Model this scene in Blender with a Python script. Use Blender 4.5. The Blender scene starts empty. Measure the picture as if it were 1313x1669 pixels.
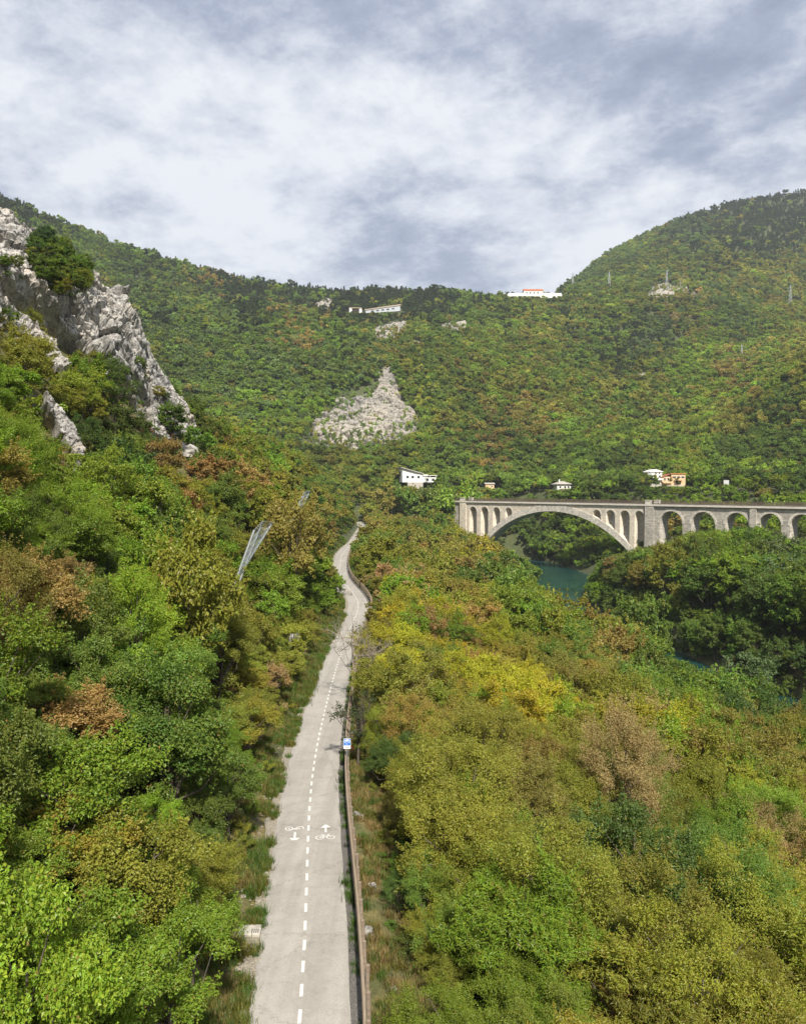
import bpy, bmesh, math, random
import numpy as np
from mathutils import Vector, Matrix, Euler

# ------------------------------------------------------------------ camera, sky, sun, exposure
sc = bpy.context.scene
F = 1300.0; CX, CY, HZN = 656.5, 834.5, 795.0
PITCH = math.atan((CY - HZN) / F)
cam_d = bpy.data.cameras.new('camera'); cam = bpy.data.objects.new('camera', cam_d)
sc.collection.objects.link(cam); sc.camera = cam
cam.location = (0, 0, 0); cam.rotation_euler = (math.pi/2 - PITCH, 0, 0)
cam_d.sensor_fit = 'HORIZONTAL'; cam_d.sensor_width = 36.0; cam_d.lens = 36.0 * F / 1313.0
cam_d.clip_start = 0.5; cam_d.clip_end = 20000

SUN_EL, SUN_AZ = math.radians(44), math.radians(169)      # azimuth from +Y towards +X
sdir = Vector((math.sin(SUN_AZ)*math.cos(SUN_EL), math.cos(SUN_AZ)*math.cos(SUN_EL), math.sin(SUN_EL)))
sun_d = bpy.data.lights.new('sun', 'SUN'); sun_d.energy = 4.4; sun_d.angle = math.radians(1.5); sun_d.color = (1.0, 0.93, 0.82)
sun = bpy.data.objects.new('sun', sun_d); sc.collection.objects.link(sun)
sun.rotation_euler = sdir.to_track_quat('Z', 'Y').to_euler()

world = bpy.data.worlds.new('World'); sc.world = world; world.use_nodes = True
def build_world():
    nt = world.node_tree; N = nt.nodes; L = nt.links; N.clear()
    out = N.new('ShaderNodeOutputWorld'); bg = N.new('ShaderNodeBackground'); L.new(bg.outputs[0], out.inputs[0])
    sky = N.new('ShaderNodeTexSky'); sky.sky_type = 'NISHITA'; sky.sun_disc = False
    sky.sun_elevation = SUN_EL; sky.sun_rotation = SUN_AZ
    sk = N.new('ShaderNodeVectorMath'); sk.operation = 'SCALE'; sk.inputs['Scale'].default_value = 0.10
    L.new(sky.outputs[0], sk.inputs[0])
    tc = N.new('ShaderNodeTexCoord'); sep = N.new('ShaderNodeSeparateXYZ'); L.new(tc.outputs['Generated'], sep.inputs[0])
    zz = N.new('ShaderNodeMath'); zz.operation = 'MAXIMUM'; zz.inputs[1].default_value = 0.0; L.new(sep.outputs[2], zz.inputs[0])
    za = N.new('ShaderNodeMath'); za.operation = 'ADD'; za.inputs[1].default_value = 0.22; L.new(zz.outputs[0], za.inputs[0])
    dv = N.new('ShaderNodeVectorMath'); dv.operation = 'DIVIDE'; L.new(tc.outputs['Generated'], dv.inputs[0])
    cb = N.new('ShaderNodeCombineXYZ')
    for i in range(3): L.new(za.outputs[0], cb.inputs[i])
    L.new(cb.outputs[0], dv.inputs[1])
    mp = N.new('ShaderNodeMapping'); mp.inputs['Location'].default_value = (7.4, 2.3, 0); mp.inputs['Scale'].default_value = (1, 1, 0)
    mp.inputs['Rotation'].default_value = (0, 0, 0.5)
    L.new(dv.outputs[0], mp.inputs[0])
    def noise(scale, detail, rough, dist):
        n = N.new('ShaderNodeTexNoise'); n.inputs['Scale'].default_value = scale; n.inputs['Detail'].default_value = detail
        n.inputs['Roughness'].default_value = rough; n.inputs['Distortion'].default_value = dist
        L.new(mp.outputs[0], n.inputs[0]); return n
    def ramp(src, pts):
        r = N.new('ShaderNodeValToRGB'); e = r.color_ramp.elements
        e[0].position, e[0].color = pts[0][0], pts[0][1] + (1,); e[1].position, e[1].color = pts[-1][0], pts[-1][1] + (1,)
        for p, c in pts[1:-1]:
            k = e.new(p); k.color = c + (1,)
        L.new(src, r.inputs[0]); return r
    n1 = noise(1.5, 10, 0.6, 0.0); n2 = noise(4.2, 12, 0.68, 0.0)
    ad = N.new('ShaderNodeMath'); ad.operation = 'MULTIPLY_ADD'; ad.inputs[1].default_value = 0.45
    L.new(n2.outputs[0], ad.inputs[0]); 
    m1 = N.new('ShaderNodeMath'); m1.operation = 'MULTIPLY'; m1.inputs[1].default_value = 0.62; L.new(n1.outputs[0], m1.inputs[0])
    L.new(m1.outputs[0], ad.inputs[2])
    cl = ramp(ad.outputs[0], [(0.42, (0.185, 0.21, 0.285)), (0.475, (0.25, 0.28, 0.36)), (0.515, (0.355, 0.38, 0.445)), (0.55, (0.455, 0.475, 0.525)), (0.61, (0.585, 0.595, 0.62))])
    mx = N.new('ShaderNodeMixRGB'); mx.inputs[0].default_value = 0.10
    L.new(cl.outputs[0], mx.inputs[1]); L.new(sk.outputs[0], mx.inputs[2])
    L.new(mx.outputs[0], bg.inputs[0]); bg.inputs[1].default_value = 0.95
build_world()
sc.view_settings.view_transform = 'Standard'; sc.view_settings.look = 'None'
sc.view_settings.exposure = 0.82; sc.view_settings.gamma = 1.0
sc.render.engine = 'CYCLES'
cy = sc.cycles
cy.max_bounces = 6; cy.diffuse_bounces = 4; cy.glossy_bounces = 2; cy.transmission_bounces = 3; cy.transparent_max_bounces = 4
cy.use_denoising = True; cy.denoiser = 'OPENIMAGEDENOISE'; cy.denoising_input_passes = 'RGB_ALBEDO_NORMAL'; cy.denoising_prefilter = 'ACCURATE'; cy.caustics_reflective = False; cy.caustics_refractive = False
try: cy.use_fast_gi = False
except Exception: pass

rng = np.random.default_rng(7); random.seed(7)
R = math.radians

# ------------------------------------------------------------------ helpers
def link(o, parent=None):
    sc.collection.objects.link(o)
    if parent is not None: o.parent = parent
    return o
def tag(o, label=None, cat=None, group=None, kind=None):
    if label: o['label'] = label
    if cat: o['category'] = cat
    if group: o['group'] = group
    if kind: o['kind'] = kind
    return o
def empty(name, loc=(0, 0, 0), rz=0.0):
    o = bpy.data.objects.new(name, None); sc.collection.objects.link(o)
    o.location = loc; o.rotation_euler = (0, 0, rz); o.empty_display_size = 0.2
    return o
def np_mesh(name, V, Fc, mats=(), midx=None, attr=None, smooth=False):
    """V (n,3); Fc (m,k) of one face size"""
    V = np.asarray(V, np.float32); Fc = np.asarray(Fc, np.int32)
    me = bpy.data.meshes.new(name); n, m, k = len(V), len(Fc), Fc.shape[1]
    me.vertices.add(n); me.vertices.foreach_set('co', V.ravel())
    me.loops.add(m*k); me.loops.foreach_set('vertex_index', Fc.ravel())
    me.polygons.add(m); me.polygons.foreach_set('loop_start', np.arange(0, m*k, k, dtype=np.int32))
    try: me.polygons.foreach_set('loop_total', np.full(m, k, np.int32))
    except Exception: pass
    if midx is not None: me.polygons.foreach_set('material_index', np.asarray(midx, np.int32))
    me.polygons.foreach_set('use_smooth', np.full(m, smooth, bool))
    for mt in mats: me.materials.append(mt)
    if attr:
        for an, (dom, arr) in attr.items():
            a = me.attributes.new(an, 'FLOAT', dom); a.data.foreach_set('value', np.asarray(arr, np.float32))
    me.update(calc_edges=True); me.validate()
    return me
def from_bm(name, bm, mat, smooth=False):
    me = bpy.data.meshes.new(name); bm.normal_update(); bm.to_mesh(me); bm.free()
    for m in (mat if isinstance(mat, (list, tuple)) else [mat]): me.materials.append(m)
    if smooth: me.polygons.foreach_set('use_smooth', np.ones(len(me.polygons), bool))
    return me
def obj(name, me, parent=None, loc=(0, 0, 0), rot=(0, 0, 0), scale=(1, 1, 1)):
    o = bpy.data.objects.new(name, me); link(o, parent); o.location = loc; o.rotation_euler = rot; o.scale = scale
    return o
def bm_box(bm, c, s, rz=0.0, mat=0):
    r = bmesh.ops.create_cube(bm, size=1.0)
    M = Matrix.Translation(c) @ Matrix.Rotation(rz, 4, 'Z') @ Matrix.Diagonal((s[0], s[1], s[2], 1))
    bmesh.ops.transform(bm, matrix=M, verts=r['verts'])
    for f in {f for v in r['verts'] for f in v.link_faces}: f.material_index = mat
def bm_tube(bm, p, q, r0, r1=None, n=6):
    p, q = Vector(p), Vector(q); r1 = r0 if r1 is None else r1
    d = q - p; l = d.length
    if l < 1e-6: return
    M = Matrix.Translation((p+q)/2) @ d.to_track_quat('Z', 'Y').to_matrix().to_4x4()
    bmesh.ops.create_cone(bm, cap_ends=True, segments=n, radius1=r0, radius2=r1, depth=l, matrix=M)
def bm_prism(bm, poly, y0, y1, mat=0):
    """poly in x,z extruded along y"""
    a = [bm.verts.new((x, y0, z)) for x, z in poly]; b = [bm.verts.new((x, y1, z)) for x, z in poly]
    n = len(poly); fs = [bm.faces.new(a), bm.faces.new(b[::-1])]
    for i in range(n): fs.append(bm.faces.new((a[i], b[i], b[(i+1) % n], a[(i+1) % n])))
    for f in fs: f.material_index = mat
    bmesh.ops.recalc_face_normals(bm, faces=fs)

# numpy value noise
def _h(ix, iy, iz, s):
    n = (ix*374761393 + iy*668265263 + iz*2147483647 + s*1274126177) & 0xffffffff
    n = ((n ^ (n >> 13)) * 1274126177) & 0xffffffff
    n = (n ^ (n >> 16)) & 0xffffffff
    return n / 4294967295.0
def vnoise(P, s=0):
    P = np.asarray(P, np.float64); I = np.floor(P).astype(np.int64); f = P - I; f = f*f*(3-2*f); r = 0
    for dx in (0, 1):
        for dy in (0, 1):
            for dz in (0, 1):
                w = (f[..., 0] if dx else 1-f[..., 0])*(f[..., 1] if dy else 1-f[..., 1])*(f[..., 2] if dz else 1-f[..., 2])
                r = r + w*_h(I[..., 0]+dx, I[..., 1]+dy, I[..., 2]+dz, s)
    return r*2-1
def fbm(X, Y, Z, wl, oct=4, s=0, gain=0.5):
    P = np.stack(np.broadcast_arrays(X, Y, Z), -1)/wl; a = 1; t = 0; n = 0
    for o in range(oct):
        t = t + a*vnoise(P, s+o*17); n += a; a *= gain; P = P*2.03 + 11.3
    return t/n
def worley(P, s=0):
    I = np.floor(P).astype(np.int64); f1 = np.full(P.shape[:-1], 9.0); f2 = f1.copy(); cid = np.zeros(P.shape[:-1])
    for dx in (-1, 0, 1):
        for dy in (-1, 0, 1):
            for dz in (-1, 0, 1):
                J = I + np.array([dx, dy, dz]); jx, jy, jz = J[..., 0], J[..., 1], J[..., 2]
                c = np.stack([jx+_h(jx, jy, jz, s), jy+_h(jx, jy, jz, s+1), jz+_h(jx, jy, jz, s+2)], -1)
                d = np.linalg.norm(P-c, axis=-1); hid = _h(jx, jy, jz, s+3)
                new = d < f1; f2 = np.where(new, f1, np.minimum(f2, d)); cid = np.where(new, hid, cid); f1 = np.where(new, d, f1)
    return f1, f2, cid

def ray(px, py):
    a = (px-CX)/F; b = (CY-py)/F; c, s = math.cos(PITCH), math.sin(PITCH)
    return np.array([a, c + b*s, -s + b*c])
def at(px, py, Y):
    d = ray(px, py); return d*(Y/d[1])
def project(X, Y, Z):
    c, s = math.cos(PITCH), math.sin(PITCH)
    dep = Y*c - Z*s; up = Y*s + Z*c
    return CX + F*X/dep, CY - F*up/dep, dep
def sstep(a, b, x):
    t = np.clip((x-a)/(b-a), 0, 1); return t*t*(3-2*t)

# ------------------------------------------------------------------ materials
def mat_nodes(name):
    m = bpy.data.materials.new(name); m.use_nodes = True; nt = m.node_tree; nt.nodes.clear()
    o = nt.nodes.new('ShaderNodeOutputMaterial'); return m, nt, nt.nodes, nt.links, o
def nramp(N, L, src, pts):
    r = N.new('ShaderNodeValToRGB'); e = r.color_ramp.elements
    e[0].position, e[0].color = pts[0][0], tuple(pts[0][1]) + (1,); e[1].position, e[1].color = pts[-1][0], tuple(pts[-1][1]) + (1,)
    for p, c in pts[1:-1]: e.new(p).color = tuple(c) + (1,)
    L.new(src, r.inputs[0]); return r
def nnoise(N, L, scale, detail=5, rough=0.55, coord='Object', vec=None, dist=0):
    n = N.new('ShaderNodeTexNoise'); n.inputs['Scale'].default_value = scale; n.inputs['Detail'].default_value = detail
    n.inputs['Roughness'].default_value = rough; n.inputs['Distortion'].default_value = dist
    if vec is None:
        tc = N.new('ShaderNodeTexCoord'); vec = tc.outputs[coord]
    L.new(vec, n.inputs[0]); return n
def simple(name, col, rough=0.8, metal=0.0, var=0.15, scale=6.0, bump=0.0, coord='Object'):
    m, nt, N, L, o = mat_nodes(name); p = N.new('ShaderNodeBsdfPrincipled'); L.new(p.outputs[0], o.inputs[0])
    n = nnoise(N, L, scale, coord=coord)
    c = np.array(col); r = nramp(N, L, n.outputs[0], [(0.3, np.clip(c*(1-var), 0, 1)), (0.7, np.clip(c*(1+var), 0, 1))])
    L.new(r.outputs[0], p.inputs['Base Color']); p.inputs['Roughness'].default_value = rough; p.inputs['Metallic'].default_value = metal
    if bump:
        b = N.new('ShaderNodeBump'); b.inputs['Strength'].default_value = bump; b.inputs['Distance'].default_value = 0.05
        L.new(n.outputs[0], b.inputs['Height']); L.new(b.outputs[0], p.inputs['Normal'])
    return m
def leaf_material(name, trans=0.38, gloss=0.02):
    m, nt, N, L, o = mat_nodes(name)
    at_ = N.new('ShaderNodeAttribute'); at_.attribute_type = 'INSTANCER'; at_.attribute_name = 'tint'
    lr = N.new('ShaderNodeAttribute'); lr.attribute_type = 'GEOMETRY'; lr.attribute_name = 'lr'
    hs = N.new('ShaderNodeHueSaturation')
    mv = N.new('ShaderNodeMapRange'); mv.inputs['To Min'].default_value = 0.62; mv.inputs['To Max'].default_value = 1.38
    L.new(lr.outputs['Fac'], mv.inputs[0]); L.new(mv.outputs[0], hs.inputs['Value'])
    fr = N.new('ShaderNodeMath'); fr.operation = 'MULTIPLY'; fr.inputs[1].default_value = 7.31; L.new(lr.outputs['Fac'], fr.inputs[0])
    fr2 = N.new('ShaderNodeMath'); fr2.operation = 'FRACT'; L.new(fr.outputs[0], fr2.inputs[0])
    mh = N.new('ShaderNodeMapRange'); mh.inputs['To Min'].default_value = 0.474; mh.inputs['To Max'].default_value = 0.518
    L.new(fr2.outputs[0], mh.inputs[0]); L.new(mh.outputs[0], hs.inputs['Hue'])
    L.new(at_.outputs['Color'], hs.inputs['Color'])
    # a few withered leaves
    gt = N.new('ShaderNodeMath'); gt.operation = 'GREATER_THAN'; gt.inputs[1].default_value = 0.988; L.new(lr.outputs['Fac'], gt.inputs[0])
    mx = N.new('ShaderNodeMixRGB'); L.new(gt.outputs[0], mx.inputs[0]); L.new(hs.outputs[0], mx.inputs[1]); mx.inputs[2].default_value = (0.26, 0.17, 0.055, 1)
    d = N.new('ShaderNodeBsdfDiffuse'); t = N.new('ShaderNodeBsdfTranslucent'); g = N.new('ShaderNodeBsdfGlossy'); g.inputs['Roughness'].default_value = 0.45
    g.inputs['Color'].default_value = (0.8, 0.85, 0.8, 1)
    L.new(mx.outputs[0], d.inputs[0])
    tg = N.new('ShaderNodeMixRGB'); tg.blend_type = 'MULTIPLY'; tg.inputs[0].default_value = 1; tg.inputs[2].default_value = (1.35, 1.3, 0.6, 1)
    L.new(mx.outputs[0], tg.inputs[1]); L.new(tg.outputs[0], t.inputs[0])
    a = N.new('ShaderNodeMixShader'); a.inputs[0].default_value = trans; L.new(d.outputs[0], a.inputs[1]); L.new(t.outputs[0], a.inputs[2])
    b = N.new('ShaderNodeMixShader'); b.inputs[0].default_value = gloss; L.new(a.outputs[0], b.inputs[1]); L.new(g.outputs[0], b.inputs[2])
    L.new(b.outputs[0], o.inputs[0]); return m
M_LEAF = leaf_material('leaf')
M_BARK = simple('bark', (0.085, 0.068, 0.052), 0.9, var=0.4, scale=9, bump=0.4)
M_PALE_BARK = simple('pale_bark', (0.24, 0.2, 0.16), 0.9, var=0.3, scale=9, bump=0.3)

def ground_material():
    m, nt, N, L, o = mat_nodes('ground_soil'); p = N.new('ShaderNodeBsdfPrincipled'); L.new(p.outputs[0], o.inputs[0])
    n1 = nnoise(N, L, 0.35, 8, 0.65); n2 = nnoise(N, L, 3.0, 6, 0.7)
    r1 = nramp(N, L, n1.outputs[0], [(0.32, (0.05, 0.06, 0.02)), (0.46, (0.10, 0.105, 0.035)), (0.58, (0.18, 0.15, 0.06)), (0.72, (0.24, 0.19, 0.10))])
    r2 = nramp(N, L, n2.outputs[0], [(0.3, (0.6, 0.6, 0.6)), (0.7, (1.25, 1.2, 1.1))])
    mx = N.new('ShaderNodeMixRGB'); mx.blend_type = 'MULTIPLY'; mx.inputs[0].default_value = 1
    L.new(r1.outputs[0], mx.inputs[1]); L.new(r2.outputs[0], mx.inputs[2]); L.new(mx.outputs[0], p.inputs['Base Color'])
    tc = N.new('ShaderNodeTexCoord'); sp = N.new('ShaderNodeSeparateXYZ'); L.new(tc.outputs['Object'], sp.inputs[0])
    mr = N.new('ShaderNodeMapRange'); mr.inputs['From Min'].default_value = 120; mr.inputs['From Max'].default_value = 200; L.new(sp.outputs[1], mr.inputs[0])
    rf = nramp(N, L, n1.outputs[0], [(0.35, (0.045, 0.062, 0.022)), (0.6, (0.075, 0.085, 0.03))])
    mf = N.new('ShaderNodeMixRGB'); L.new(mr.outputs[0], mf.inputs[0]); L.new(mx.outputs[0], mf.inputs[1]); L.new(rf.outputs[0], mf.inputs[2]); L.new(mf.outputs[0], p.inputs['Base Color'])
    p.inputs['Roughness'].default_value = 0.95
    b = N.new('ShaderNodeBump'); b.inputs['Strength'].default_value = 0.6; b.inputs['Distance'].default_value = 0.15
    L.new(n2.outputs[0], b.inputs['Height']); L.new(b.outputs[0], p.inputs['Normal']); return m
def rock_material(name, c0=(0.25, 0.235, 0.215), c1=(0.50, 0.475, 0.44), ochre=(0.40, 0.29, 0.18), scale=0.25):
    m, nt, N, L, o = mat_nodes(name); p = N.new('ShaderNodeBsdfPrincipled'); L.new(p.outputs[0], o.inputs[0])
    n1 = nnoise(N, L, scale, 9, 0.7); n2 = nnoise(N, L, scale*7, 8, 0.7, dist=0.6); n3 = nnoise(N, L, scale*0.5, 4, 0.6)
    r1 = nramp(N, L, n2.outputs[0], [(0.30, tuple(x*0.55 for x in c0)), (0.42, c0), (0.55, c1), (0.75, tuple(min(1, x*1.15) for x in c1))])
    r3 = nramp(N, L, n1.outputs[0], [(0.56, (0, 0, 0)), (0.72, (0.55, 0.55, 0.55))])
    mx = N.new('ShaderNodeMixRGB'); L.new(r3.outputs[0], mx.inputs[0]); L.new(r1.outputs[0], mx.inputs[1]); mx.inputs[2].default_value = ochre + (1,)
    r4 = nramp(N, L, n3.outputs[0], [(0.35, (0.7, 0.72, 0.74)), (0.6, (1.05, 1.04, 1.02))])
    mm = N.new('ShaderNodeMixRGB'); mm.blend_type = 'MULTIPLY'; mm.inputs[0].default_value = 1; L.new(mx.outputs[0], mm.inputs[1]); L.new(r4.outputs[0], mm.inputs[2])
    L.new(mm.outputs[0], p.inputs['Base Color']); p.inputs['Roughness'].default_value = 0.9
    b = N.new('ShaderNodeBump'); b.inputs['Strength'].default_value = 0.7; b.inputs['Distance'].default_value = 0.12/scale*0.25
    L.new(n2.outputs[0], b.inputs['Height']); L.new(b.outputs[0], p.inputs['Normal']); return m
M_GROUND = ground_material()
M_ROCK = rock_material('limestone', (0.21, 0.20, 0.187), (0.41, 0.395, 0.37), (0.34, 0.27, 0.19))
M_SCREE = rock_material('scree_rock', (0.20, 0.18, 0.155), (0.37, 0.345, 0.305), (0.34, 0.26, 0.17), 0.08)
def asphalt_material():
    m, nt, N, L, o = mat_nodes('pale_asphalt'); p = N.new('ShaderNodeBsdfPrincipled'); L.new(p.outputs[0], o.inputs[0])
    n1 = nnoise(N, L, 0.5, 6, 0.6); n2 = nnoise(N, L, 42, 3, 0.8); n3 = nnoise(N, L, 2.2, 8, 0.75, dist=1.0)
    r1 = nramp(N, L, n1.outputs[0], [(0.3, (0.32, 0.30, 0.27)), (0.7, (0.385, 0.363, 0.328))])
    r2 = nramp(N, L, n2.outputs[0], [(0.32, (0.66, 0.65, 0.64)), (0.5, (1, 1, 1)), (0.7, (1.22, 1.22, 1.22))])
    r3 = nramp(N, L, n3.outputs[0], [(0.3, (0.85, 0.85, 0.85)), (0.55, (1.0, 1.0, 1.0))])
    a = N.new('ShaderNodeMixRGB'); a.blend_type = 'MULTIPLY'; a.inputs[0].default_value = 1; L.new(r1.outputs[0], a.inputs[1]); L.new(r2.outputs[0], a.inputs[2])
    c = N.new('ShaderNodeMixRGB'); c.blend_type = 'MULTIPLY'; c.inputs[0].default_value = 1; L.new(a.outputs[0], c.inputs[1]); L.new(r3.outputs[0], c.inputs[2])
    vo = N.new('ShaderNodeTexVoronoi'); vo.feature = 'DISTANCE_TO_EDGE'; vo.inputs['Scale'].default_value = 0.22; tcv = N.new('ShaderNodeTexCoord')
    wv = N.new('ShaderNodeVectorMath'); wv.operation = 'MULTIPLY_ADD'; wv.inputs[1].default_value = (1.2, 1.2, 1.2); L.new(n3.outputs['Color'], wv.inputs[0]); L.new(tcv.outputs['Object'], wv.inputs[2]); L.new(wv.outputs[0], vo.inputs['Vector'])
    rc_ = nramp(N, L, vo.outputs['Distance'], [(0.0, (0.62, 0.61, 0.6)), (0.006, (1, 1, 1))])
    st = N.new('ShaderNodeMapping'); st.inputs['Scale'].default_value = (1.6, 0.06, 1); L.new(tcv.outputs['Object'], st.inputs[0]); n4 = nnoise(N, L, 1.0, 5, 0.6, vec=st.outputs[0])
    r4 = nramp(N, L, n4.outputs[0], [(0.35, (0.88, 0.88, 0.87)), (0.6, (1.04, 1.04, 1.04))])
    for q_ in (rc_, r4):
        c2 = N.new('ShaderNodeMixRGB'); c2.blend_type = 'MULTIPLY'; c2.inputs[0].default_value = 1; L.new(c.outputs[0], c2.inputs[1]); L.new(q_.outputs[0], c2.inputs[2]); c = c2
    L.new(c.outputs[0], p.inputs['Base Color']); p.inputs['Roughness'].default_value = 0.9
    b = N.new('ShaderNodeBump'); b.inputs['Strength'].default_value = 0.25; b.inputs['Distance'].default_value = 0.01
    L.new(n2.outputs[0], b.inputs['Height']); L.new(b.outputs[0], p.inputs['Normal']); return m
M_ASPHALT = asphalt_material()
M_PAINT = simple('road_paint', (0.62, 0.61, 0.575), 0.8, var=0.3, scale=22)
M_GRAVEL_D = simple('dark_gravel', (0.13, 0.12, 0.11), 0.95, var=0.6, scale=24, bump=1.0)
M_GRAVEL_L = simple('pale_gravel', (0.27, 0.24, 0.19), 0.95, var=0.45, scale=16, bump=1.0)
M_WOOD = simple('weathered_wood', (0.28, 0.22, 0.155), 0.85, var=0.35, scale=7, bump=0.3)
M_WOOD_D = simple('post_wood', (0.20, 0.155, 0.115), 0.85, var=0.35, scale=7, bump=0.3)
M_STEEL = simple('galvanised_steel', (0.27, 0.29, 0.30), 0.55, 0.5, var=0.12, scale=5)
M_NET = simple('net_wire', (0.17, 0.195, 0.20), 0.6, 0.3, var=0.1, scale=5)
M_CONC = simple('concrete', (0.40, 0.375, 0.33), 0.9, var=0.2, scale=5, bump=0.3)
def stone_material(name, ca, cb, mortar, bw=1.3, bh=0.62):
    m, nt, N, L, o = mat_nodes(name); p = N.new('ShaderNodeBsdfPrincipled'); L.new(p.outputs[0], o.inputs[0])
    tc = N.new('ShaderNodeTexCoord'); sp = N.new('ShaderNodeSeparateXYZ'); L.new(tc.outputs['Object'], sp.inputs[0])
    ad = N.new('ShaderNodeMath'); ad.operation = 'ADD'; L.new(sp.outputs[0], ad.inputs[0]); L.new(sp.outputs[1], ad.inputs[1])
    cb_ = N.new('ShaderNodeCombineXYZ'); L.new(ad.outputs[0], cb_.inputs[0]); L.new(sp.outputs[2], cb_.inputs[1])
    br = N.new('ShaderNodeTexBrick'); br.inputs['Scale'].default_value = 1; br.inputs['Brick Width'].default_value = bw; br.inputs['Row Height'].default_value = bh
    br.inputs['Mortar Size'].default_value = 0.035; br.inputs['Color1'].default_value = ca + (1,); br.inputs['Color2'].default_value = cb + (1,); br.inputs['Mortar'].default_value = mortar + (1,)
    L.new(cb_.outputs[0], br.inputs[0])
    n = nnoise(N, L, 0.35, 7, 0.7); n2 = nnoise(N, L, 1.6, 6, 0.7)
    r = nramp(N, L, n.outputs[0], [(0.3, (0.72, 0.72, 0.72)), (0.6, (1.1, 1.08, 1.04))])
    r2 = nramp(N, L, n2.outputs[0], [(0.3, (0.72, 0.72, 0.72)), (0.7, (1.15, 1.15, 1.15))])
    a = N.new('ShaderNodeMixRGB'); a.blend_type = 'MULTIPLY'; a.inputs[0].default_value = 1; L.new(br.outputs[0], a.inputs[1]); L.new(r.outputs[0], a.inputs[2])
    c = N.new('ShaderNodeMixRGB'); c.blend_type = 'MULTIPLY'; c.inputs[0].default_value = 1; L.new(a.outputs[0], c.inputs[1]); L.new(r2.outputs[0], c.inputs[2])
    L.new(c.outputs[0], p.inputs['Base Color']); p.inputs['Roughness'].default_value = 0.9
    b = N.new('ShaderNodeBump'); b.inputs['Strength'].default_value = 0.6; b.inputs['Distance'].default_value = 0.08
    L.new(n2.outputs[0], b.inputs['Height']); L.new(b.outputs[0], p.inputs['Normal']); return m
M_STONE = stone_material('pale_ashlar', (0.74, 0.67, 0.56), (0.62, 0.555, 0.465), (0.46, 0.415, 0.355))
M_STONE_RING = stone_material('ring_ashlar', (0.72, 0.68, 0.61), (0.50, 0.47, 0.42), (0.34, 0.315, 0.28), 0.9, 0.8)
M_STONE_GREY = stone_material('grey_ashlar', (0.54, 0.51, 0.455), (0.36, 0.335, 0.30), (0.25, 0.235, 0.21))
M_COPING = simple('coping_stone', (0.58, 0.54, 0.47), 0.9, var=0.15, scale=0.8)
M_RAIL = simple('rusty_railing', (0.12, 0.085, 0.06), 0.8, var=0.3, scale=3)
def water_material():
    m, nt, N, L, o = mat_nodes('river_water'); p = N.new('ShaderNodeBsdfPrincipled'); L.new(p.outputs[0], o.inputs[0])
    n = nnoise(N, L, 0.12, 5, 0.6)
    r = nramp(N, L, n.outputs[0], [(0.35, (0.008, 0.042, 0.036)), (0.65, (0.018, 0.075, 0.062))])
    L.new(r.outputs[0], p.inputs['Base Color']); p.inputs['Roughness'].default_value = 0.12
    w = nnoise(N, L, 0.5, 6, 0.65); b = N.new('ShaderNodeBump'); b.inputs['Strength'].default_value = 0.5; b.inputs['Distance'].default_value = 0.35
    L.new(w.outputs[0], b.inputs['Height']); L.new(b.outputs[0], p.inputs['Normal']); return m
M_WATER = water_material()

# ------------------------------------------------------------------ terrain
PY_ = np.array([-80, 0, 23, 35, 47, 67, 90, 108, 117, 127, 138, 147, 157, 170, 190, 205, 217, 233, 253, 278, 303, 361, 420, 500], float)
PX_ = np.array([-2.0, -1.9, -2.9, -4.3, -5.4, -6.2, -6.7, -6.6, -6.3, -7.4, -9.3, -11.0, -12.4, -13.6, -14.9, -15.8, -16.2, -16.1, -15.8, -16.2, -16.8, -18.2, -24, -34], float)
PZ_ = np.array([-15.0, -15.2, -15.5, -15.8, -16.5, -17.1, -17.6, -17.8, -17.7, -17.6, -17.5, -17.5, -17.5, -17.5, -17.5, -17.5, -17.5, -17.5, -17.5, -17.5, -17.5, -17.5, -17.5, -17.5], float)
def _smooth(yy, y, v, k=4.0):
    return (np.interp(yy-k, y, v) + 2*np.interp(yy-k/2, y, v) + 2*np.interp(yy, y, v) + 2*np.interp(yy+k/2, y, v) + np.interp(yy+k, y, v))/8
_ty = np.arange(-80, 500, 0.5); _tx = _smooth(_ty, PY_, PX_, 8.0); _tz = _smooth(_ty, PY_, PZ_, 12.0)
def pathX(Y): return np.interp(Y, _ty, _tx)
def pathZ(Y): return np.interp(Y, _ty, _tz)
RIV = -37.0
RY = np.array([-300, 60, 100, 135, 163, 200, 250, 283, 305, 325, 350, 391, 415, 430, 450, 480, 520], float)
RX = np.array([90, 80, 73, 69, 63, 58, 57, 65, 74, 78, 78, 73, 65, 57, 45, 20, -40], float)
def rivR(Y): return np.interp(Y, RY, RX)
CAPY = np.array([-300, 60, 100, 118, 132, 145, 158, 170, 200, 300, 400, 440, 480]); CAPZ = np.array([260, 150, 85, 58, 36, 21, 14.5, 12.5, 11, 10, 8, 3, 0.])
COL = np.array([-900, -300, 0, 200, 400, 550, 700, 800, 900, 1000, 1100, 1200, 1313, 1600, 2200], float)
RPY = np.array([150, 240, 318, 397, 453, 474, 474, 485, 485, 407, 359, 326, 312, 330, 360], float)
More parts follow.
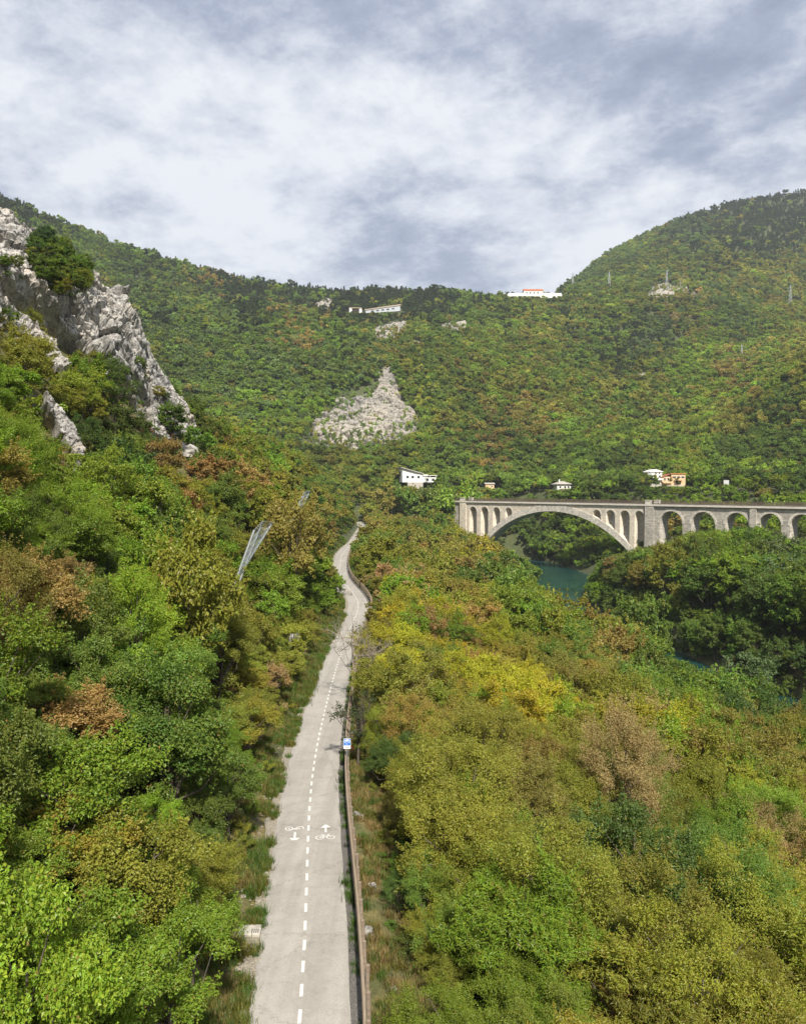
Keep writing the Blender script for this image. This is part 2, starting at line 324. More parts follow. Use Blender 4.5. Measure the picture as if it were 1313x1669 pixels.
NODES = {  # per column: foot, n1, n2 (Y,Z); ridge Y
    'fy': np.array([450, 450, 450, 455, 470, 480, 485, 480, 470, 450, 430, 410, 400, 390, 390.]),
    'fz': np.array([12, 12, 12, 10, 8, 5, 3, 0, -1, -1, 0, 1, 2, 2, 2.]),
    'ay': np.array([640, 640, 640, 640, 640, 640, 640, 650, 660, 660, 600, 540, 520, 500, 500.]),
    'az': np.array([150, 130, 112, 98, 92, 95, 90, 85, 85, 80, 52, 48, 84, 95, 100.]),
    'by': np.array([800, 800, 800, 840, 880, 900, 900, 900, 920, 1000, 1000, 1000, 1000, 1000, 1000.]),
    'bz': np.array([290, 255, 235, 205, 190, 190, 188, 185, 195, 235, 237, 225, 205, 220, 230.]),
    'ry': np.array([950, 950, 960, 1010, 1060, 1100, 1100, 1090, 1120, 1500, 1520, 1560, 1600, 1600, 1600.])}
NODES['rz'] = (HZN-RPY)/F*NODES['ry'] - 8
def farH(X, Y):
    px = CX + F*X/np.maximum(Y, 120)
    g = {k: np.interp(px, COL, v) for k, v in NODES.items()}
    def seg(y0, z0, y1, z1): return z0 + (z1-z0)*np.clip((Y-y0)/(y1-y0), 0, 1)
    z = seg(g['fy'], g['fz'], g['ay'], g['az'])
    z = np.where(Y > g['ay'], seg(g['ay'], g['az'], g['by'], g['bz']), z)
    z = np.where(Y > g['by'], seg(g['by'], g['bz'], g['ry'], g['rz']), z)
    z = np.where(Y > g['ry'], g['rz'] - 0.22*(Y-g['ry']), z)
    amp = sstep(480, 640, Y)*(1-0.75*sstep(-120, -10, Y-g['ry']))
    z = z + amp*(26*fbm(X, Y*0.6, 0, 150, 3, 5) + 6*fbm(X, Y, 0, 45, 3, 9))
    return np.maximum(z, -10)
SLOPE_S = np.array([0, 1.5, 6, 14, 40, 80, 200, 500.]); SLOPE_Z = np.array([0, 0.9, 5.2, 13.0, 43, 82, 190, 400.])
def H(X, Y):
    X = np.asarray(X, float); Y = np.asarray(Y, float)
    xp, zp = pathX(Y), pathZ(Y); d = X - xp
    s = np.clip(-d-2.3, 0, None)
    left = zp + np.interp(s, SLOPE_S, SLOPE_Z)
    cap = np.interp(Y, CAPY, CAPZ) + 0.05*s; k = 4.0
    left = -k*np.log(np.exp(-np.clip(left, -60, 400)/k) + np.exp(-cap/k))
    xr = rivR(Y); xl = xr-25
    t = np.clip((d-2.3)/np.maximum(xl-xp-2.3, 5), 0, 1)
    right = zp + (RIV-0.6-zp)*(0.55*t + 0.45*t**1.6) - 0.5*sstep(0, 2.5, d-2.3)
    z = np.where(d < 0, left, right)
    bed = RIV - 2.5
    z = np.where(X > xl, np.minimum(z, RIV-0.6 - 1.9*np.clip((X-xl)/4, 0, 1)), z)
    e = X - xr
    s2 = (X-95.6)*0.765 + (Y-324)*0.647
    rb = np.interp(e, [0, 2, 8, 18, 45, 90, 200, 600], [RIV-0.8, RIV+1.2, RIV+6, -27.5, -22, -19, -14, 40])
    rb = rb + (0 - rb)*sstep(14, 70, s2)*sstep(8, 30, e)
    z = np.where(e > 0, rb, z)
    bump = fbm(X, Y, 0, 7, 3, 2)*sstep(2.6, 8, np.abs(d))*0.9 + fbm(X, Y, 0, 25, 2, 3)*sstep(8, 25, np.abs(d))*1.6*(1-sstep(-4, 6, X-xl)*(1-sstep(0, 25, e)))
    z = z + bump
    w = sstep(405, 470, Y); w = np.where(X > 50, np.maximum(w, sstep(375, 430, Y)*sstep(8, 30, e)), w)
    return z*(1-w) + farH(X, Y)*w
def hit(px, py, ymin=12.0, ymax=2600.0):
    d = ray(px, py); Y = np.geomspace(ymin, ymax, 1600)
    P = d[None, :]*(Y/d[1])[:, None]; below = H(P[:, 0], P[:, 1]) > P[:, 2]
    i = int(np.argmax(below)) if below.any() else len(Y)-1
    return P[i]
def sinh_axis(c, lo, hi, n, fine):
    a = math.asinh((lo-c)/fine); b = math.asinh((hi-c)/fine); return c + fine*np.sinh(np.linspace(a, b, n))
def build_terrain():
    xs = sinh_axis(-6, -2600, 2600, 430, 14.0); ys = sinh_axis(40, -300, 5000, 520, 45.0)
    X, Y = np.meshgrid(xs, ys); Z = H(X, Y)
    dp = np.abs(X-pathX(Y)); Z = Z - 0.12*(1-sstep(1.9, 2.6, dp))*(Y < 480)
    V = np.stack([X, Y, Z], -1).reshape(-1, 3); nx = len(xs)
    i, j = np.meshgrid(np.arange(len(ys)-1), np.arange(nx-1), indexing='ij'); a = (i*nx+j).ravel()
    me = np_mesh('terrain', V, np.stack([a, a+1, a+nx+1, a+nx], -1), [M_GROUND], smooth=True)
    tag(obj('terrain', me), 'steep valley ground of dry grass and soil under the trees', kind='structure')
build_terrain()

def strip(name, y0, y1, dl, dr, dz, mat, kind='structure', step=1.0, ragged=0.0, parent=None, crown=0.0):
    ys = np.arange(y0, y1+step/2, step); n = len(ys); cols = 5
    tx = np.gradient(pathX(ys), ys); nx, ny = 1/np.sqrt(1+tx**2), -tx/np.sqrt(1+tx**2)
    V = np.zeros((n, cols, 3))
    for c in range(cols):
        off = dl + (dr-dl)*c/(cols-1)
        o = np.full(n, off)
        if ragged and c in (0, cols-1): o = o + ragged*fbm(ys, np.full(n, off*7), 0, 0.9, 3, 31)
        V[:, c, 0] = pathX(ys)+o*nx; V[:, c, 1] = ys+o*ny
        V[:, c, 2] = pathZ(ys)+dz + crown*(1-(2*c/(cols-1)-1)**2)
    i, j = np.meshgrid(np.arange(n-1), np.arange(cols-1), indexing='ij'); a = (i*cols+j).ravel()
    me = np_mesh(name, V.reshape(-1, 3), np.stack([a, a+1, a+cols+1, a+cols], -1), [mat], smooth=True)
    o = obj(name, me, parent); 
    if kind: o['kind'] = kind
    return o
gr_l = strip('gravel_verge', -60, 430, -2.0, -1.2, 0.012, M_GRAVEL_L, ragged=0.3); gr_l['label'] = 'pale limestone gravel verge along the uphill edge of the path'
gr_r = strip('gravel_verge', -60, 430, 1.2, 2.05, 0.012, M_GRAVEL_D, ragged=0.06); gr_r['label'] = 'dark gravel strip between the path and the wooden fence'
path = strip('cycle_path', -60, 430, -1.5, 1.5, 0.03, M_ASPHALT, step=0.5, ragged=0.05, crown=0.02); path['label'] = 'pale asphalt cycle path winding up the valley'
def on_path(Y, off, h=0.0):
    tx = float(np.interp(Y+.5, _ty, _tx)-np.interp(Y-.5, _ty, _tx)); l = math.hypot(1, tx)
    return Vector((float(pathX(Y))+off/l, Y-off*tx/l, float(pathZ(Y))+h)), math.atan2(-tx, 1)
def quad_mesh(name, w, l, mat):
    return np_mesh(name, [(-w/2, -l/2, 0), (w/2, -l/2, 0), (w/2, l/2, 0), (-w/2, l/2, 0)], [(0, 1, 2, 3)], [mat])
dash_me = quad_mesh('dash', 0.105, 0.64, M_PAINT); Yd = 14.0
while Yd < 262:
    p, rz = on_path(Yd, 0.02, 0.056); slope = math.atan(float(pathZ(Yd+1)-pathZ(Yd-1))/2)
    obj('centre_dash', dash_me, path, p, (slope, 0, rz)); Yd += 1.27
def sym_strip(bm, pts, w, closed=False):
    n = len(pts); seg = n if closed else n-1
    for i in range(seg):
        a = Vector(pts[i]); b = Vector(pts[(i+1) % n]); d = (b-a).normalized(); nn = Vector((-d.y, d.x))*w/2; e = d*w*0.3
        vs = [bm.verts.new((q.x, q.y, 0.0005*(i % 2))) for q in (a-nn-e, b-nn+e, b+nn+e, a+nn-e)]; bm.faces.new(vs)
def bike_pts(bm, s, w, yscale=1.0):
    def circ(cx, r): return [(s*(cx+r*math.cos(t*math.tau/16)), s*yscale*(r*math.sin(t*math.tau/16)+0.22)) for t in range(16)]
    sym_strip(bm, circ(-0.3, 0.2), w, True); sym_strip(bm, circ(0.3, 0.2), w, True)
    P = lambda x, y: (s*x, s*yscale*(y+0.22))
    for pl in ([(-0.3, 0), (-0.14, 0.24), (0.18, 0.24), (0.0, 0.0), (-0.3, 0)], [(0, 0), (-0.16, 0.32)], [(0.3, 0), (0.16, 0.34), (0.26, 0.36)], [(-0.24, 0.32), (-0.08, 0.32)]):
        sym_strip(bm, [P(*q) for q in pl], w)
bm = bmesh.new(); bike_pts(bm, 0.84, 0.05, 1.1); bike_me = from_bm('bicycle_marking', bm, M_PAINT)
bm = bmesh.new()
for q in ([(-.045, -.5), (.045, -.5), (.045, .12), (-.045, .12)], [(-.24, .1), (.24, .1), (.045, .42), (-.045, .42)], ):
    bm.faces.new([bm.verts.new((x, y, 0)) for x, y in q])
arrow_me = from_bm('arrow_marking', bm, M_PAINT)
for nm, me, px, py, flip in (('bicycle_marking', bike_me, 478, 1347, 1), ('arrow_marking', arrow_me, 478, 1366, 1), ('bicycle_marking', bike_me, 528, 1373, 0), ('arrow_marking', arrow_me, 529, 1353, 0)):
    Yq = 1300*15.75/(py-795); x = (px-CX)/F*Yq; p, rz = on_path(Yq, x-float(pathX(Yq)), 0.06)
    o = obj(nm, me, path, p, (0, 0, rz+(math.pi if flip else 0)), (1, 1, 1))

def build_river():
    ys = np.arange(-200, 520, 4.0); r = rivR(ys)
    L_ = np.stack([r-29-9, ys, np.full_like(ys, RIV)], -1); Rr = np.stack([r+4, ys, np.full_like(ys, RIV)], -1)
    V = np.concatenate([L_, Rr]); n = len(ys); a = np.arange(n-1)
    me = np_mesh('river', V, np.stack([a, n+a, n+a+1, a+1], -1), [M_WATER])
    tag(obj('river', me), 'dark teal river flowing below the arched bridge', kind='structure')
build_river()

# ------------------------------------------------------------------ rocks and cliffs
def rock_disp(P, amp, cell, seed):
    q = P/cell + 0.35*np.stack([fbm(P[:, 0], P[:, 1], P[:, 2], cell*1.5, 2, seed+k) for k in (1, 2, 3)], -1)
    ax = np.array([.55, .25, -.8]); q = q-0.5*(q@ax)[:, None]*ax[None]; f1, f2, c = worley(q, seed); h1, h2, c3 = worley(P/(cell*.13), seed+5)
    q2 = P/(cell*0.33); g1, g2, c2 = worley(q2, seed+9)
    big = fbm(P[:, 0], P[:, 1], P[:, 2], cell*3, 3, seed+40)
    return amp*(0.9*(c-0.5) + 0.9*np.clip((f2-f1)*2.2, 0, 0.5) + 0.28*(c2-0.5) + 0.35*np.clip((g2-g1)*2, 0, 0.4) + 0.16*(c3-.5) + 1.0*big)
def rock_patch(name, edgeA, edgeB, nu, nv, amp, cell, seed, mat, sink=3.0, bulge=1.5, label=None, cat=None, kind=None, group=None, outward=(0.55, -0.75, 0.35), holes=0.0, parent=None):
    A = np.array(edgeA); B = np.array(edgeB)
    ta = np.linspace(0, 1, len(A)); tb = np.linspace(0, 1, len(B)); u = np.linspace(0, 1, nu); v = np.linspace(0, 1, nv)
    PA = np.stack([np.interp(u, ta, A[:, k]) for k in range(3)], -1); PB = np.stack([np.interp(u, tb, B[:, k]) for k in range(3)], -1)
    G = PA[:, None, :]*(1-v)[None, :, None] + PB[:, None, :]*v[None, :, None]
    uu, vv = np.meshgrid(u, v, indexing='ij'); P = G.reshape(-1, 3)
    o = np.array(outward, float); o /= np.linalg.norm(o)
    ed = np.minimum(np.minimum(uu, 1-uu)*2.4, np.minimum(vv, 1-vv)*1.6).ravel()
    ed = ed + (0.16 if kind == 'structure' else 0.34)*fbm(P[:, 0], P[:, 1], P[:, 2], cell*2, 4, seed+77)
    e = sstep(0.0, 0.22, ed)
    dsp = rock_disp(P, amp, cell, seed) + bulge*e - sink*(1-e)
    if holes: dsp = dsp - holes*sstep(0.12, 0.3, fbm(P[:, 0], P[:, 1], P[:, 2], cell*2.2, 3, seed+55))
    V = P + o[None, :]*dsp[:, None] + np.stack([fbm(P[:, 0], P[:, 1], P[:, 2], cell*.4, 2, seed+k)*amp*.25 for k in (60, 61, 62)], -1)
    i, j = np.meshgrid(np.arange(nu-1), np.arange(nv-1), indexing='ij'); a = (i*nv+j).ravel()
    me = np_mesh(name, V, np.stack([a, a+1, a+nv+1, a+nv], -1), [mat])
    ob = obj(name, me, parent); tag(ob, label, cat, group, kind); return ob, V
cliffA = [at(-120, 330, 108), at(0, 372, 118), at(55, 412, 121), at(110, 448, 124), at(160, 465, 127), at(200, 478, 129), at(212, 540, 130), at(240, 610, 131), at(275, 665, 132), at(310, 710, 134), at(345, 765, 136)]
cliffB = [at(-160, 480, 78), at(-30, 500, 84), at(20, 510, 87), at(70, 545, 90), at(110, 575, 93), at(150, 612, 96), at(180, 655, 100), at(205, 700, 105), at(228, 745, 110), at(255, 768, 115), at(310, 785, 121)]
cliff, cliffV = rock_patch('cliff', cliffA, cliffB, 300, 170, 2.6, 4.2, 11, M_ROCK, sink=4, bulge=3.4, label='pale grey fractured limestone cliff rising above the wooded slope', kind='structure', outward=(0.6, -0.7, 0.38), holes=2.6)
def outcrop_from_px(a, b, ya, yb, nu, nv, amp, cell, seed, label, mat=None, **kw):
    A = [at(x, y, q) for (x, y), q in zip(a, ya)]; B = [at(x, y, q) for (x, y), q in zip(b, yb)]
    return rock_patch('rock_outcrop', A, B, nu, nv, amp, cell, seed, mat or M_ROCK, label=label, cat='rock', group='rock outcrops', **kw)
def hitline(pts, dz=0.0, **kw): return [hit(x, y, **kw) + np.array([0, 0, dz]) for x, y in pts]
rock_defs = [
    ([(-40, 490), (20, 520), (60, 560), (100, 605), (108, 625)], [(-40, 560), (10, 575), (45, 600), (80, 622), (100, 632)], 5, 'long pale rock rib below the main cliff at the left edge'),
    ([(55, 655), (85, 685), (115, 725), (132, 775)], [(60, 680), (80, 720), (105, 760), (120, 785)], 4, 'narrow grey rock blade standing out of green bushes under the rib'),
    ([(222, 672), (255, 690), (290, 706), (330, 735), (345, 752)], [(232, 728), (262, 742), (295, 758), (325, 766), (345, 768)], 4, 'broken rock toe at the lower end of the main cliff'),
]
for k, (a, b, dz, lab) in enumerate(rock_defs):
    A = hitline(a, 0.0); B = [at(x, y, p[1]-3.0) for (x, y), p in zip(b, A)]
    nrm = np.array([0.45, -0.8, 0.4])
    rock_patch('rock_outcrop', [p+nrm*2.6 for p in A], [p+nrm*2.2 for p in B], 110, 50, 1.0, 1.9, 21+k, M_ROCK, sink=3.5, bulge=1.0, label=lab, cat='rock', group='rock outcrops on the near slope')

def boulder_mesh(seed, amp=0.35, mat=None, sub=3):
    bm = bmesh.new(); bmesh.ops.create_icosphere(bm, subdivisions=sub, radius=1.0)
    V = np.array([v.co[:] for v in bm.verts]); n = V/np.linalg.norm(V, axis=1)[:, None]
    f1, f2, c = worley(V*1.3+seed*7.7, seed); d = 1 + amp*(c-0.5)*1.6 + amp*0.9*fbm(V[:, 0]+seed, V[:, 1], V[:, 2], 0.8, 3, seed) - amp*0.5*np.clip(0.25-(f2-f1), 0, 1)
    for v, nn, q in zip(bm.verts, n, d): v.co = Vector(nn*q)
    return from_bm('boulder', bm, mat or M_ROCK)
BOULD = [boulder_mesh(s) for s in range(4)]
def boulder(px, py, wpx, hpx, label, dx=0, lift=0.25, tilt=0.0, name='boulder', group='boulders on the near slope', k=0):
    p = hit(px, py); dep = p[1]; w = wpx/F*dep/2; h = hpx/F*dep/2
    o = obj(name, BOULD[k % 4], None, (p[0], p[1], p[2]+h*lift), (0.2*k, tilt, 1.3*k), (w, max(w, h)*0.9, h))
    return tag(o, label, 'rock', group)
BL = [(358, 712, 34, 30, 'grey boulder poking out of shrubs right of the cliff foot', .5), (300, 742, 46, 30, 'broad pale boulder at the foot of the limestone cliff', .3),
      (438, 822, 34, 26, 'flat pale rock slab above the longer rockfall net', .35), (402, 858, 34, 26, 'rough pale rock beside the top of the longer rockfall net', .3),
      (447, 782, 12, 16, 'small white rock high on the bushy slope below the cliff', .3), (470, 888, 16, 12, 'small white rock under the dark tree beside the rockfall net', .2),
      (412, 915, 18, 22, 'pale rock just below the longer rockfall net', .3), (478, 1058, 22, 40, 'grey rock face in the bank left of the path before the bend', .3),
      (556, 970, 14, 34, 'steep grey rock at the inside of the path bend', .2), (583, 1335, 20, 10, 'white stone beside the fence in front of dark bushes', .6),
      (606, 1452, 18, 14, 'white stone in dry grass outside the fence', .6), (596, 1527, 22, 22, 'largest white stone lying just outside the fence', .6),
      (640, 1620, 18, 9, 'half buried white stone in the grass near the bottom edge', .6), (503, 915, 10, 8, 'tiny white rock on the verge above the far path', .4)]
for k, (px, py, w, h, lab, lf) in enumerate(BL): boulder(px, py, w, h, lab, lift=lf, k=k, tilt=0.3*(k % 3-1))

# far scree face and small crags on the mountain
def far_patch(poly_top, poly_bot, nu, nv, amp, cell, seed, label, up=2.0, mat=None, holes=0.0, sink=10):
    A = hitline(poly_top, up, ymin=430); B = hitline(poly_bot, up, ymin=430)
    return rock_patch('bare_crag', A, B, nu, nv, amp, cell, seed, mat or M_SCREE, sink=sink, bulge=1.0, label=label, cat='crag', group='bare rock faces on the far mountain', outward=(0.0, -0.75, 0.6), holes=holes)
FARROCK = [
    ([(500, 712), (520, 678), (560, 645), (600, 628), (625, 615), (650, 632), (672, 665), (692, 690)], [(492, 735), (520, 738), (555, 742), (590, 745), (620, 742), (650, 732), (675, 715), (696, 700)], 190, 150, 'wide triangular scree and rock face low on the far mountain', 4.0),
    ([(616, 604), (628, 596), (642, 604)], [(616, 626), (630, 632), (646, 628)], 40, 30, 'small rock pinnacle on top of the triangular scree face', 0),
    ([(598, 545), (620, 530), (645, 526), (668, 527)], [(605, 562), (625, 560), (645, 556), (664, 545)], 60, 40, 'pinkish crag below the long ruined building', 0),
    ([(716, 532), (735, 525), (765, 526)], [(716, 544), (738, 546), (765, 542)], 40, 24, 'grey crag right of the pinkish one near the mountain saddle', 0),
    ([(512, 498), (530, 488), (543, 488)], [(512, 512), (530, 510), (543, 506)], 30, 24, 'ochre soil scar beneath the left part of the ridge line', 0),
    ([(664, 556), (680, 556), (694, 562)], [(666, 568), (680, 570), (692, 570)], 30, 16, 'small ochre scar under the pinkish crag', 0),
    ([(172, 396), (195, 393), (222, 402)], [(174, 402), (195, 402), (222, 407)], 40, 14, 'thin white rock band near the left mountain skyline', 0),
    ([(1058, 470), (1085, 462), (1112, 468), (1138, 480)], [(1050, 488), (1082, 492), (1112, 482), (1140, 492)], 50, 30, 'bare tan clearing with rock under the right mountain', 0),
    ([(1020, 618), (1035, 612), (1055, 614)], [(1020, 622), (1036, 622), (1055, 620)], 30, 14, 'small grey crag on the slope above the peach house', 0)]
for k, (a, b, nu, nv, lab, hl) in enumerate(FARROCK): far_patch(a, b, nu, nv, 2.6 if k == 0 else 2.4, 5.5, 31+3*k, lab, holes=hl*.45, up=0.9)

# ------------------------------------------------------------------ railway bridge
def extrude_poly(name, outline, holes, y0, y1, mat):
    cu = bpy.data.curves.new(name, 'CURVE'); cu.dimensions = '2D'; cu.fill_mode = 'BOTH'; cu.extrude = (y1-y0)/2
    for pl in [outline] + list(holes):
        s = cu.splines.new('POLY'); s.points.add(len(pl)-1); s.use_cyclic_u = True
        for p, (x, z) in zip(s.points, pl): p.co = (x, z, 0, 1)
    o = bpy.data.objects.new(name, cu); sc.collection.objects.link(o)
    dg = bpy.context.evaluated_depsgraph_get(); me = bpy.data.meshes.new_from_object(o.evaluated_get(dg))
    bpy.data.objects.remove(o); bpy.data.curves.remove(cu)
    n = len(me.vertices); co = np.zeros(n*3, np.float32); me.vertices.foreach_get('co', co); co = co.reshape(-1, 3)
    co = np.stack([co[:, 0], co[:, 2]+(y0+y1)/2, co[:, 1]], -1); me.vertices.foreach_set('co', co.astype(np.float32).ravel())
    bm = bmesh.new(); bm.from_mesh(me); bmesh.ops.remove_doubles(bm, verts=bm.verts, dist=1e-4)
    bmesh.ops.recalc_face_normals(bm, faces=bm.faces); bm.to_mesh(me); bm.free()
    me.materials.clear(); me.materials.append(mat); me.name = name; me.update(); return me
def build_bridge():
    root = empty('railway_bridge', (40.9, 389.0, 0), math.atan2(-0.765, 0.6435))
    tag(root, 'pale stone arch railway bridge with a side viaduct spanning the river', 'bridge')
    CU, CZ, RI, W = 40.2, -70.35, 59.8, 6.4
    RE = 60.6; CE = -68.35      # extrados, thicker towards the springings
    DECK = -7.3
    intr = lambda u: CZ + math.sqrt(max(RI**2-(u-CU)**2, 0)); extr = lambda u: CE + 0.1 + math.sqrt(max(RE**2-(u-CU)**2, 0)) - 0.0
    BOT = -36.5
    us = [CU - RI*math.sin(t) for t in np.linspace(-0.955, 0.955, 81)]   # right to left (u descending)
    uL, uR = -14.1, 88.1
    def opening(a, b, ztop, bottom=None, n=10):
        r = (b-a)/2; c = (a+b)/2; pts = []
        for t in np.linspace(0, math.pi, 2*n+1): pts.append((c-r*math.cos(t), ztop-r+r*math.sin(t)))
        if bottom is None:
            bots = []
            for u in np.linspace(b, a, 9): bots.append((u, extr(u)))
            bots = [(u, min(z, ztop-r-0.05)) for u, z in bots]; pts += bots
        else: pts += [(b, bottom), (a, bottom)]
        return pts
    lefts = [(-12.1, -7.0), (-4.2, 0.9), (3.9, 8.7), (12.0, 16.3)]; rights = [(62.4, 66.6), (69.2, 73.8), (76.1, 80.8), (83.2, 87.5)]
    outline = [(uL, DECK), (uR, DECK), (uR, BOT)] + [(u, intr(u)) for u in us if intr(u) > BOT+0.01 and uL < u < uR] + [(uL, BOT)]
    outline.insert(3, (CU+RI*math.sin(0.955), BOT)); outline.insert(len(outline)-1, (CU-RI*math.sin(0.955), BOT))
    outline = [p for i, p in enumerate(outline) if i == 0 or (abs(p[0]-outline[i-1][0])+abs(p[1]-outline[i-1][1])) > 1e-3]
    holes = []
    for (a, b) in lefts+rights:
        zt = -9.35
        if min(extr(a), extr(b)) < -24 and (a < -8 or b > 86): holes.append(opening(a, b, zt, max(BOT+2, min(extr(a), extr(b)))))
        else: holes.append(opening(a, b, zt))
    obj('spandrel_wall', extrude_poly('spandrel_wall', outline, holes, 0, W, M_STONE), root)
    ring = []
    ts = np.linspace(-0.94, 0.94, 90)
    for t in ts: ring.append((CU+RI*math.sin(t), CZ+(RI-0.01)*math.cos(t)))
    for t in ts[::-1]:
        u = CU+RE*math.sin(t); ring.append((u, extr(u)-0.05))
    obj('arch_ring', extrude_poly('arch_ring', ring, [], -0.25, W+0.25, M_STONE_RING), root)
    # hoods round the spandrel openings
    for (a, b) in lefts+rights:
        r = (b-a)/2; c = (a+b)/2; z0 = -9.35-r
        ts2 = np.linspace(0, math.pi, 17)
        hood = [(c-(r+0.55)*math.cos(t), z0+(r+0.55)*math.sin(t)) for t in ts2] + [(c-(r+0.005)*math.cos(t), z0+(r+0.005)*math.sin(t)) for t in ts2[::-1]]
        obj('opening_arch', extrude_poly('opening_arch', hood, [], -0.1, 0.3, M_COPING), root)
    # towers
    for (a, b) in ((-18.6, -14.1), (88.1, 92.4)):
        bm = bmesh.new(); bm_prism(bm, [(a, BOT), (b, BOT), (b-0.15, DECK), (a+0.15, DECK)], -0.55, W+0.55)
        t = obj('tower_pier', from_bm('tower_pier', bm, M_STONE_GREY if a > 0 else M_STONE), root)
        for yy in (-0.7, W-0.7):
            bm = bmesh.new(); bm_box(bm, ((a+b)/2-0.7, yy+0.7, -6.0), (b-a-2.0, 1.2, 1.7)); bm_box(bm, ((a+b)/2-0.7, yy+0.7, -5.07), (b-a-1.7, 1.5, 0.2))
            obj('tower_cap', from_bm('tower_cap', bm, M_COPING), t)
        bm = bmesh.new(); bm_tube(bm, (a-0.35, -0.2, DECK), (a-0.35, -0.2, -30), 0.16); obj('drain_pipe', from_bm('drain_pipe', bm, M_RAIL), t)
    # left approach wall
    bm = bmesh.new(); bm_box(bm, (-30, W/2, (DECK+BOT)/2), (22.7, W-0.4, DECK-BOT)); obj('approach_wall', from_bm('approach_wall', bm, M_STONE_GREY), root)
    # viaduct
    spans = [(94.6, 104.6), (108.2, 118.0), (121.9, 130.8), (134.6, 142.6), (145.6, 153.8), (157, 165.5), (169, 177.5), (181, 189.5)]
    vo = [(92.4, DECK-0.002), (196, DECK-0.002), (196, BOT), (92.4, BOT)]
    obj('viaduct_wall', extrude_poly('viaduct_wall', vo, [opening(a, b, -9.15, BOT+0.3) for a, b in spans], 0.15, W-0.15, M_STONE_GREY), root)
    for (a, b) in spans:
        r = (b-a)/2; c = (a+b)/2; z0 = -9.15-r; ts2 = np.linspace(0, math.pi, 17)
        hood = [(c-(r+0.8)*math.cos(t), z0+(r+0.8)*math.sin(t)) for t in ts2] + [(c-(r+0.01)*math.cos(t), z0+(r+0.01)*math.sin(t)) for t in ts2[::-1]]
        obj('viaduct_arch', extrude_poly('viaduct_arch', hood, [], 0.0, 0.4, M_STONE_RING), root)
    for u in (132.7,):
        bm = bmesh.new(); bm_prism(bm, [(u-1.4, BOT), (u+1.4, BOT), (u+1.2, DECK-0.004), (u-1.2, DECK-0.004)], -0.5, W+0.5); obj('pilaster', from_bm('pilaster', bm, M_STONE_GREY), root)
    bm = bmesh.new(); bm_box(bm, (77.5, W/2, -6.95), (238, W+1.4, 0.7)); obj('coping', from_bm('coping', bm, M_COPING), root)
    bm = bmesh.new(); bm_box(bm, (77.5, W/2, -6.45), (237, W-1.2, 0.3)); obj('track_bed', from_bm('track_bed', bm, M_GRAVEL_D), root)
    for yy in (-0.35, W+0.35):
        rl = empty('railing'); rl.parent = root; rl.location = (0, yy, -6.6)
        pm = bmesh.new(); bm_box(pm, (0, 0, 0.75), (0.16, 0.12, 1.5)); pme = from_bm('railing_post', pm, M_RAIL)
        u = -40.0
        while u < 196:
            obj('railing_post', pme, rl, (u, 0, 0)); u += 2.4
        for zz in (0.35, 0.7, 1.05, 1.45):
            bm = bmesh.new(); bm_box(bm, (77.5, 0, zz), (236, 0.09, 0.11)); obj('railing_bar', from_bm('railing_bar', bm, M_RAIL), rl)
build_bridge()

# ------------------------------------------------------------------ wooden fence
def unit_cyl(name, mat, n=10):
    bm = bmesh.new(); bmesh.ops.create_cone(bm, cap_ends=True, segments=n, radius1=1, radius2=1, depth=1, matrix=Matrix.Translation((0, 0, 0.5)))
    return from_bm(name, bm, mat, False)
CYL_W = unit_cyl('rail', M_WOOD)
def span_obj(name, me, p, q, r, parent, r2=None):
    p, q = Vector(p), Vector(q); d = q-p
    o = bpy.data.objects.new(name, me); link(o, parent); o.location = p
    o.rotation_mode = 'QUATERNION'; o.rotation_quaternion = d.to_track_quat('Z', 'Y'); o.scale = (r, r2 or r, d.length); return o
bm = bmesh.new(); bm_box(bm, (0, 0, 0.40), (0.12, 0.10, 1.5)); bmesh.ops.bevel(bm, geom=bm.edges[:], offset=0.015, segments=1, affect='EDGES'); POST_ME = from_bm('post', bm, M_WOOD_D)
def fence(y0, y1, sp, off, label, rails, rad):
    base, _ = on_path(y0, off); root = empty('wooden_fence', base); tag(root, label, 'fence', 'wooden fences beside the path')
    ys = list(np.arange(y0, y1+0.01, sp)); r = random.Random(int(y0))
    for Y in ys:
        p, rz = on_path(Y, off, 0); p = p-base
        obj('post', POST_ME, root, (p.x, p.y, p.z+r.uniform(-.03, .03)-0.08), (r.uniform(-.03, .03), r.uniform(-.03, .03), rz), (1, 1, 1))
    for h, o2 in rails:
        for i in range(0, len(ys)-2, 2):
            a, _ = on_path(ys[i]-0.05, off-o2, h+r.uniform(-.02, .02)); b, _ = on_path(ys[i+2]+0.05, off-o2, h+r.uniform(-.02, .02))
            span_obj('rail', CYL_W, a-base, b-base, rad*r.uniform(.9, 1.1), root)
fence(12.0, 104.5, 1.3, 2.02, 'brown timber post fence along the straight river side of the path', [(0.93, 0.14), (0.45, 0.14)], 0.052)
fence(106.5, 168, 1.5, 2.05, 'timber three rail fence curving round the path bend', [(1.08, 0.12), (0.72, 0.12), (0.36, 0.12)], 0.05)
fence(176, 232, 1.9, 1.95, 'distant timber fence along the path after the bend', [(1.0, 0.12), (0.5, 0.12)], 0.07)

